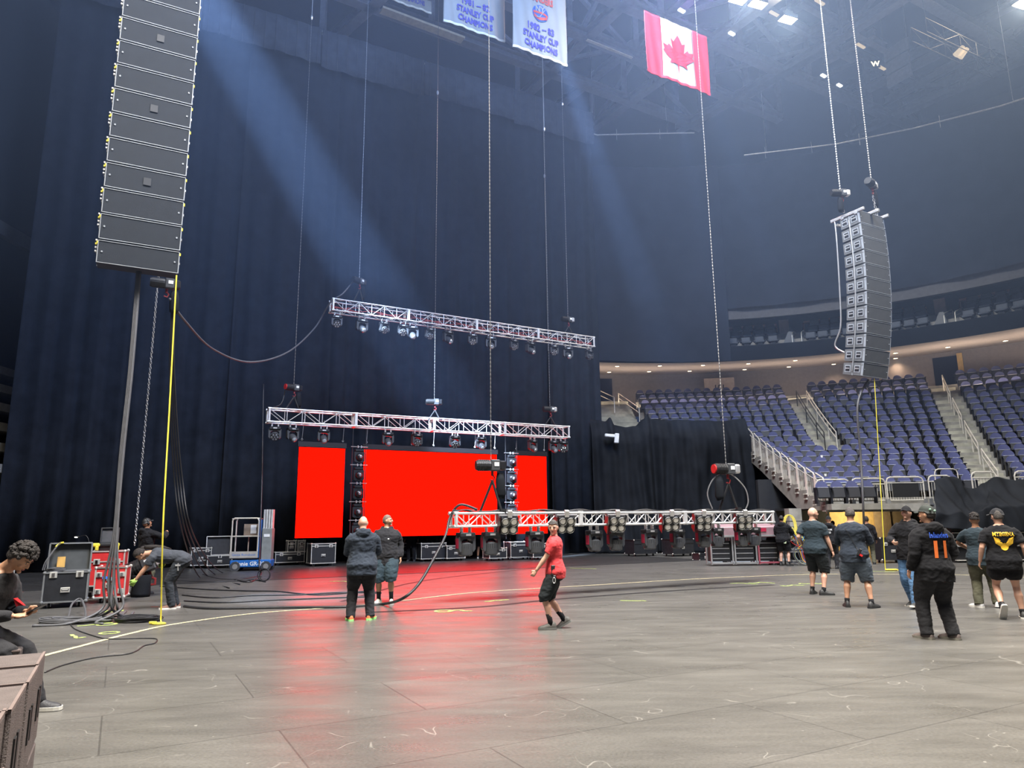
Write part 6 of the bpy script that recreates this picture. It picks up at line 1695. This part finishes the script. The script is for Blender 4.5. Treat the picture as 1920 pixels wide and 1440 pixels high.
for k, (pf, pn) in enumerate((((86, 1221), (68, 1246)), ((73, 1247), (51, 1280)), ((51, 1281), (15, 1332)), ((14, 1327), (-40, 1395)))):
    subs(pf, pn, .452, .9, 1, 'brown-grey cabinet, %s of the near row, upper layer' % lab[k])
    p_ = atZ(*pf, .9); 
    subs(pf, pn, .002, .448, 1, 'brown-grey cabinet, %s of the near row, lower layer' % lab[k]) if 0 else None
    a, b = atZ(*pf, .9), atZ(*pn, .9); D = (a-b).dot(N_)
    rt = emp('speaker_cabinet', V((a.x, a.y, 0))-N_*D, YAW, 'brown-grey cabinet, %s of the near row, lower layer' % lab[k], 'speaker', 'brown-grey speaker cabinets at the left edge')
    g = G(); g.box((-.5, D/2, .225), (1.0, D-.008, .442), 0, bev=.012); g.out('body', M_sub, rt)
    g = G(); [g.box((.001, y, .23), (.012, D*.10, .15), 0) for y in (D*.42, D*.62)]; g.out('handle_slots', M_black, rt)
a = atZ(30, 1393, .70); rt = emp('speaker_cabinet', V((a.x, a.y, 0))-N_*.45, YAW, 'lower brown-grey cabinet at the bottom left corner, nearest of all', 'speaker', 'brown-grey speaker cabinets at the left edge')
g = G(); g.box((-.5, .225, .35), (1.0, .44, .70), 0, bev=.014); g.out('body', M_sub, rt); g = G(); g.box((-.006, .225, .695), (.012, .45, .012)); g.box((-.5, .44, .695), (1, .012, .012)); g.out('worn_edge', M_wedge, rt)
for k, (px, py, dd_, lb) in enumerate(((52, 1202, .55, 'brown-grey cabinet the seated man sits on, nearer one'), (42, 1191, .5, 'brown-grey cabinet the seated man sits on, farther one'))):
    a = atZ(px, py, .545); a = a + N_*(.62*k)*0
    rt = emp('speaker_cabinet', V((a.x, a.y, 0))-N_*dd_, YAW, lb, 'speaker', 'brown-grey speaker cabinets at the left edge')
    if k == 1: rt.location += N_*.06
    g = G(); g.box((-.6, dd_/2, .2725), (1.2, dd_-.01, .545), 0, bev=.012); g.out('body', M_sub, rt); g = G(); g.box((-.6, .006, .54), (1.2, .012, .012)); g.out('worn_edge', M_wedge, rt)
# ================================================================= CABLES, STRAPS, FLOOR MARKS
def gcable(pts, r, m, name, label, cat='cable', group=None, z=None, k=8):
    P = [V(p) if len(p) == 3 else None for p in pts]
    C = catmull(P, k); g = G(); g.tube(C, r, 6); o = g.out(name, m, smooth=True, loc=C[0]); return tag(o, label, cat, group)
def gf(px, py, r): p = gy(px, py); return V((p.x, p.y, r))
# bundle from the left array to the floor
La = atY(260, 507, LA.location.y+.3)
rt = emp('cable_bundle', gf(205, 1165, 0), 0, 'thick bundle of grey cables falling from the left speaker column', 'cable')
base = rt.location.copy()
ends = [((60, 1176), 1), ((75, 1168), 1), ((250, 1150), 0), ((130, 1158), 1), ((236, 1148), 0), ((192, 1172), 0)]
for i, ((ex, ey), l_) in enumerate(ends):
    o_ = V((.025*(i % 3)-.025, .02*(i//3), 0))
    Yb = base.y
    P = [La+o_, atY(245, 690, Yb+.2)+o_, atY(228, 850, Yb+.1)+o_, atY(216, 1000, Yb)+o_, atY(206+3*i-6, 1090, Yb)+o_*2, atY(195+6*i, 1140, Yb)+o_, gf((205+ex)/2 if l_ else ex-12, (1168+ey)/2, .03), gf(ex, ey, .02)]
    g = G(); g.M = Mx.Translation(-base); g.tube(catmull(P, 8), .022, 6); g.out('cable', M_rubg, rt, smooth=True)
for i, (x, y, rx, ry, n, lb) in enumerate(((258, 1165, .33, .24, 12, 'coil of dark cable on the floor beside the yellow tape line'), (150, 1167, .55, .22, 7, 'loose loops of grey cable below the falling bundle'), (235, 1100, .18, .22, 9, 'tangle of pale cables behind the red cases'))):
    coil('cable_coil', gf(x, y, 0), rx, ry, n, .014, M_rub if i == 0 else M_rubg, lb, h=.05 if i < 2 else .4, seed=i)
g = G(); g.tube(catmull([gf(128, 1160, .02), gf(133, 1152, .18), gf(148, 1149, .25), gf(158, 1155, .12), gf(160, 1163, .02)], 6), .018, 6); tag(g.out('cable_loop', M_rubg), 'single cable loop standing up from the floor at left', 'cable')
# yellow measuring strap
p0 = atY(331, 516, 12.6); p1 = gf(302, 1168, .01)
g = G(); Pq = catmull([p0, atY(318, 760, 12.3), atY(306, 980, 12.0), p1+V((-.02, 0, .25)), p1, p1+V((.05, .0, .0))], 8)
for a, b in zip(Pq, Pq[1:]): g.beam(a, b, .021, .012)
o = g.out('yellow_strap', M_yel, loc=p1); tag(o, 'long yellow strap hanging from the left speaker column to floor', 'strap')
g = G(); g.tube([V((math.cos(t)*.10, math.sin(t)*.07, .015)) for t in [j*math.pi/8 for j in range(16)]], .012, 5, closed=True); g.box((-.1, 0, .03), (.12, .05, .04), 0, bev=.01); o = g.out('yellow_strap_end', M_yel); o.location = gf(298, 1171, 0); tag(o, 'yellow strap coil on the floor beside the tape line', 'strap')
# cables behind the bent man falling from the rear hoist
hy_ = 14.3
for i in range(4):
    P = [atY(322+2*i, 575, hy_), atY(318+3*i, 700, hy_+.2), atY(326+5*i, 890, hy_+.8), atY(345+7*i, 1010, hy_+1.5), gf(375+14*i, 1084-3*i, .02), gf(430+20*i, 1104-7*i, .02)]
    gcable(P, .015, M_rub, 'hanging_cable', 'black cable falling behind the bending man, %s from the left' % ORD[i+1], group='cables falling behind the bending man')
# sagging cable from left array to upper truss
uh = on_line(672, ua, ub, 1.15); ul = ua.copy()
gcable([atY(318, 560, 14.2), atY(345, 600, 15), atY(400, 655, 17.5), atY(470, 679, 20), atY(540, 660, 23), atY(590, 615, 26), ul+V((-.05, 0, .1)), ul+V((.4, 0, .45)), uh+V((-.3, 0, -.1)), uh+V((-.1, 0, .1))], .028, M_rubg, 'sagging_cable', 'long grey cable sagging from left column to the uppermost truss')
mh_ = on_line(548, ma, mb, 1.05)
gcable([ma+V((0, 0, .25)), ma.lerp(mh_, .5)+V((0, 0, -.1)), mh_+V((-.3, 0, -.1))], .018, M_rub, 'hoist_lead', 'short lead from the left end of middle truss to hoist')
# cable from low truss down to the floor, running left
gcable([fa+V((.5, 0, .2)), fa+V((.15, 0, .3)), fa+V((-.05, -.03, .05)), atY(835, 1005, 14.3), atY(812, 1050, 13.8), atY(785, 1095, 13.3), atY(755, 1122, 13.1), gf(718, 1135, .025), gf(650, 1140, .02), gf(540, 1141, .02), gf(400, 1143, .02), gf(345, 1139, .02)], .026, M_rub, 'truss_cable', 'thick black cable from the low truss to the floor, running left')
g = []
for i, pts in enumerate(([(342, 1117), (400, 1122), (470, 1118), (560, 1116), (640, 1112), (715, 1113)], [(345, 1128), (420, 1131), (520, 1126), (600, 1123), (690, 1120)], [(300, 1100), (380, 1106), (460, 1109), (520, 1110), (560, 1114), (610, 1116), (700, 1108)], [(380, 1078), (410, 1086), (450, 1087), (480, 1082), (484, 1075)], [(330, 1090), (400, 1092), (470, 1088), (498, 1092)])):
    gcable([gf(x, y, .015) for x, y in pts], .014, M_rub, 'floor_cable', 'black cable lying on the floor right of the riggers, %s of five' % ORD[i+1], group='cables lying right of the riggers')
gcable([gf(130, 1168, .01), gf(140, 1180, .008), gf(175, 1193, .008), gf(205, 1199, .008), gf(265, 1198, .008), gf(293, 1199, .008), gf(290, 1207, .008), gf(270, 1212, .008), gf(255, 1222, .008), gf(235, 1228, .008), gf(180, 1234, .008), (gf(120, 1248, .008)), gf(84, 1262, .008)], .008, M_rub, 'thin_cable', 'thin black cable wandering across the floor at lower left')
# drop cable by the lift
q0 = gf(489, 1078, .015); gcable([atY(494, 720, 26.5), atY(491, 900, 25.5), atY(488, 1000, 24.6), atY(486, 1060, q0.y), q0, gf(470, 1092, .015), gf(440, 1088, .015)], .025, M_rub, 'drop_cable', 'black cable dropping beside the lift mast to the floor')
g = G(); g.tube([V((math.cos(t)*.17, 0, .18+math.sin(t)*.17)) for t in [j*math.pi/10 for j in range(20)]], .014, 6, closed=True); g.tube([V((.02+math.cos(t)*.15, .03, .17+math.sin(t)*.155)) for t in [j*math.pi/10 for j in range(20)]], .014, 6, closed=True); o = g.out('cable_hoop', M_rub); o.location = gf(494, 1090, 0); tag(o, 'black cable coil standing on edge by the blue lift', 'cable')
# right array cables
rb = RA.location
gcable([V((rb.x-.1, rb.y+.3, rb.z)), atY(1608, 760, rb.y), atY(1614, 860, rb.y+.2), atY(1619, 960, rb.y+.2), gf(1622, 1062, .02)], .034, M_rubg, 'array_cable', 'thick grey cable hanging from the right speaker column to floor')
p1 = gf(1660, 1068, .01); g = G(); Pq = catmull([V((rb.x, rb.y+.1, rb.z)), p1], 8)
for a, b in zip(Pq, Pq[1:]): g.beam(a, b, .022, .01)
tag(g.out('yellow_strap', M_yel, loc=p1), 'yellow strap hanging from the right speaker column', 'strap')
g = G(); g.box((0, 0, .03), (.35, .12, .05), 0, (0, 0, .1), bev=.02); g.box((.2, .02, .02), (.3, .04, .03), 0); o = g.out('yellow_strap_end', M_yel); o.location = gf(1671, 1070, 0); tag(o, 'yellow strap bundle on the floor behind the jeans man', 'strap')
gcable([rb-U_*.62+N_*.45+Z_*5.45, rb-U_*.66+N_*.42+Z_*4.7, rb-U_*.66+N_*.5+Z_*3, rb-U_*.66+N_*.6+Z_*1.8, rb-U_*.7+N_*.85+Z_*1.2, rb-U_*.6+N_*.6+Z_*.9], .03, M_steel, 'column_cable', 'pale cable down the left flank of the right speaker column')
# floor tape line and marks
M_tape = mat('yellowed floor tape', (.50, .44, .27), .6, 0, 0, 50, .2, 9)
M_chalk = mat('green chalk', (.42, .55, .14), .8, 0, 0, 50, .3, 30)
M_scuff = mat('dark tyre scuff', (.02, .019, .019), .5, 0, 0, 50, .35, 3)
def strip(pts, w_, m, name, label, cat, z=.004, k=8, group=None):
    C = catmull([gy(x, y) for x, y in pts], k); g = G(); L_, R_ = [], []
    for i, p in enumerate(C):
        t = (C[min(i+1, len(C)-1)]-C[max(i-1, 0)]).normalized(); n = V((-t.y, t.x, 0))*w_/2; L_.append(p+n+Z_*z); R_.append(p-n+Z_*z)
    for i in range(len(C)-1): g.poly([L_[i], L_[i+1], R_[i+1], R_[i]])
    return tag(g.out(name, m, loc=C[0]), label, cat, group)
strip([(60, 1237), (88, 1228), (150, 1212), (240, 1189), (330, 1170), (480, 1150), (640, 1138), (740, 1128), (880, 1112), (1000, 1104), (1100, 1098), (1300, 1086), (1515, 1077), (1620, 1077), (1705, 1077), (1800, 1078), (1930, 1083)], .085, M_tape, 'tape_line', 'long curved yellowed tape line sweeping across the whole floor', 'tape')
strip([(700, 1148), (900, 1138), (1040, 1124), (1200, 1112), (1320, 1104), (1450, 1097)], .16, M_scuff, 'dark_band', 'long dark scuffed band across the floor behind the red man', 'scuff mark', z=.003)
strip([(640, 1128), (800, 1088), (1000, 1066)], .1, M_scuff, 'dark_band', 'dark scuffed band in the red glow below the central screen', 'scuff mark', z=.003)
for i, (x, y, w_, pts) in enumerate(((205, 1187, 0, 'ring'), (212, 1146, 0, 'ring'), (200, 1171, 0, 'ring'), (832, 1146, 0, 'ring'), (155, 1190, 0, 'sq'), (166, 1174, 0, 'sq'), (862, 1146, 0, 'sq'), (1090, 1065, 0, 'sq'), (640, 1090, 0, 'sq'), (395, 1062, 0, 'sq'), (402, 1080, 0, 'sq'), (515, 1083, 0, 'sq'), (1390, 1094, 0, 'sq'), (1425, 1093, 0, 'sq'), (1485, 1098, 0, 'sq'), (1520, 1095, 0, 'sq'), (1185, 1126, 0, 'sq'), (930, 1128, 0, 'sq'), (1645, 1071, 0, 'sq'))):
    p = gy(x, y); g = G(); rnd = random.Random(i); s = p.y/13
    if pts == 'ring':
        for k in range(24):
            a, b = k*math.pi/12, (k+1)*math.pi/12; ra, rb_ = .17*s, .12*s
            g.poly([(math.cos(a)*ra, math.sin(a)*ra, .005), (math.cos(b)*ra, math.sin(b)*ra, .005), (math.cos(b)*rb_, math.sin(b)*rb_, .005), (math.cos(a)*rb_, math.sin(a)*rb_, .005)])
    else:
        q = V((-.2*s, 0, 0))
        for k in range(7):
            q2 = q+V((.06*s, rnd.uniform(-.12, .12)*s, 0)); g.beam(q+Z_*.004, q2+Z_*.004, .05, .002); q = q2
    o = g.out('chalk_mark', M_chalk); o.location = p
    tag(o, 'green chalk %s on the floor, %s' % ('ring' if pts == 'ring' else 'scribble', ['left of the cable coil', 'behind the cable coil', 'amid the cable loops', 'in the red glow', 'beside the left ring', 'left of the falling cables', 'beside the ring in red glow', 'right of red man towards the drape', 'behind the bald pair', 'left of the blue lift', 'before the blue lift wheels', 'right of the blue lift', 'under the right of low truss', 'just right of the one under truss', 'left of the bald man', 'beside the bald man feet', 'before the dark scuffed band', 'near the tape line in red glow', 'behind the jeans man'][i]), 'chalk mark', 'green chalk marks on the floor')
for i, (x, y, w_) in enumerate(((290, 1138, 14), (35, 1110, 16), (180, 1122, 10))):
    p = gy(x, y); g = G(); g.box((0, 0, .003), (w_*p.y/FPX, .05, .003)); o = g.out('red_tape', mat('red floor tape', (.5, .12, .08), .6)); o.location = p; tag(o, ('short red tape strip right of the yellow strap', 'short red tape strip left of the open trunk', 'short red tape strip before the red cases')[i], 'tape')
# ================================================================= HAZE
def haze(name, z0, z1, dens, col=(.42, .6, 1)):
    g = G(); g.box((4, 22, (z0+z1)/2), (90, 64, z1-z0))
    m = bpy.data.materials.new('stage haze '+name); m.use_nodes = True; nt = m.node_tree; nt.nodes.clear()
    o = nt.nodes.new('ShaderNodeOutputMaterial'); v = nt.nodes.new('ShaderNodeVolumeScatter')
    v.inputs['Color'].default_value = (*col, 1); v.inputs['Density'].default_value = dens; v.inputs['Anisotropy'].default_value = .25
    nt.links.new(v.outputs[0], o.inputs['Volume'])
    h = g.out('haze', m); tag(h, 'thin blue stage haze under the roof', 'haze', kind='stuff')
    m.cycles.homogeneous_volume = True
haze('low', 5.0, 9.99, .0030)
haze('mid', 10.0, 15.99, .0055)
haze('high', 16.0, 26.9, .0085)
BLUE = (.5, .68, 1)
def beam(pa, Ya, pb, Yb, ang, pw, name='moving_beam'):
    a, b = atY(*pa, Ya), atY(*pb, Yb); d = (b-a).normalized()
    k = (26.4-a.z)/(-d.z); src = a-d*k
    spot(name, src, b, ang, pw, BLUE, .15, .6)
beam((415, 60), 19, (690, 520), 24.5, 7, 1000000)
beam((330, 20), 15, (420, 420), 15.5, 8, 60000)
beam((1060, 130), 26, (1235, 620), 27, 5.5, 230000)
beam((1270, 200), 27, (1350, 560), 28, 3.8, 80000)
beam((1340, 200), 27, (1480, 600), 28, 3.8, 80000)
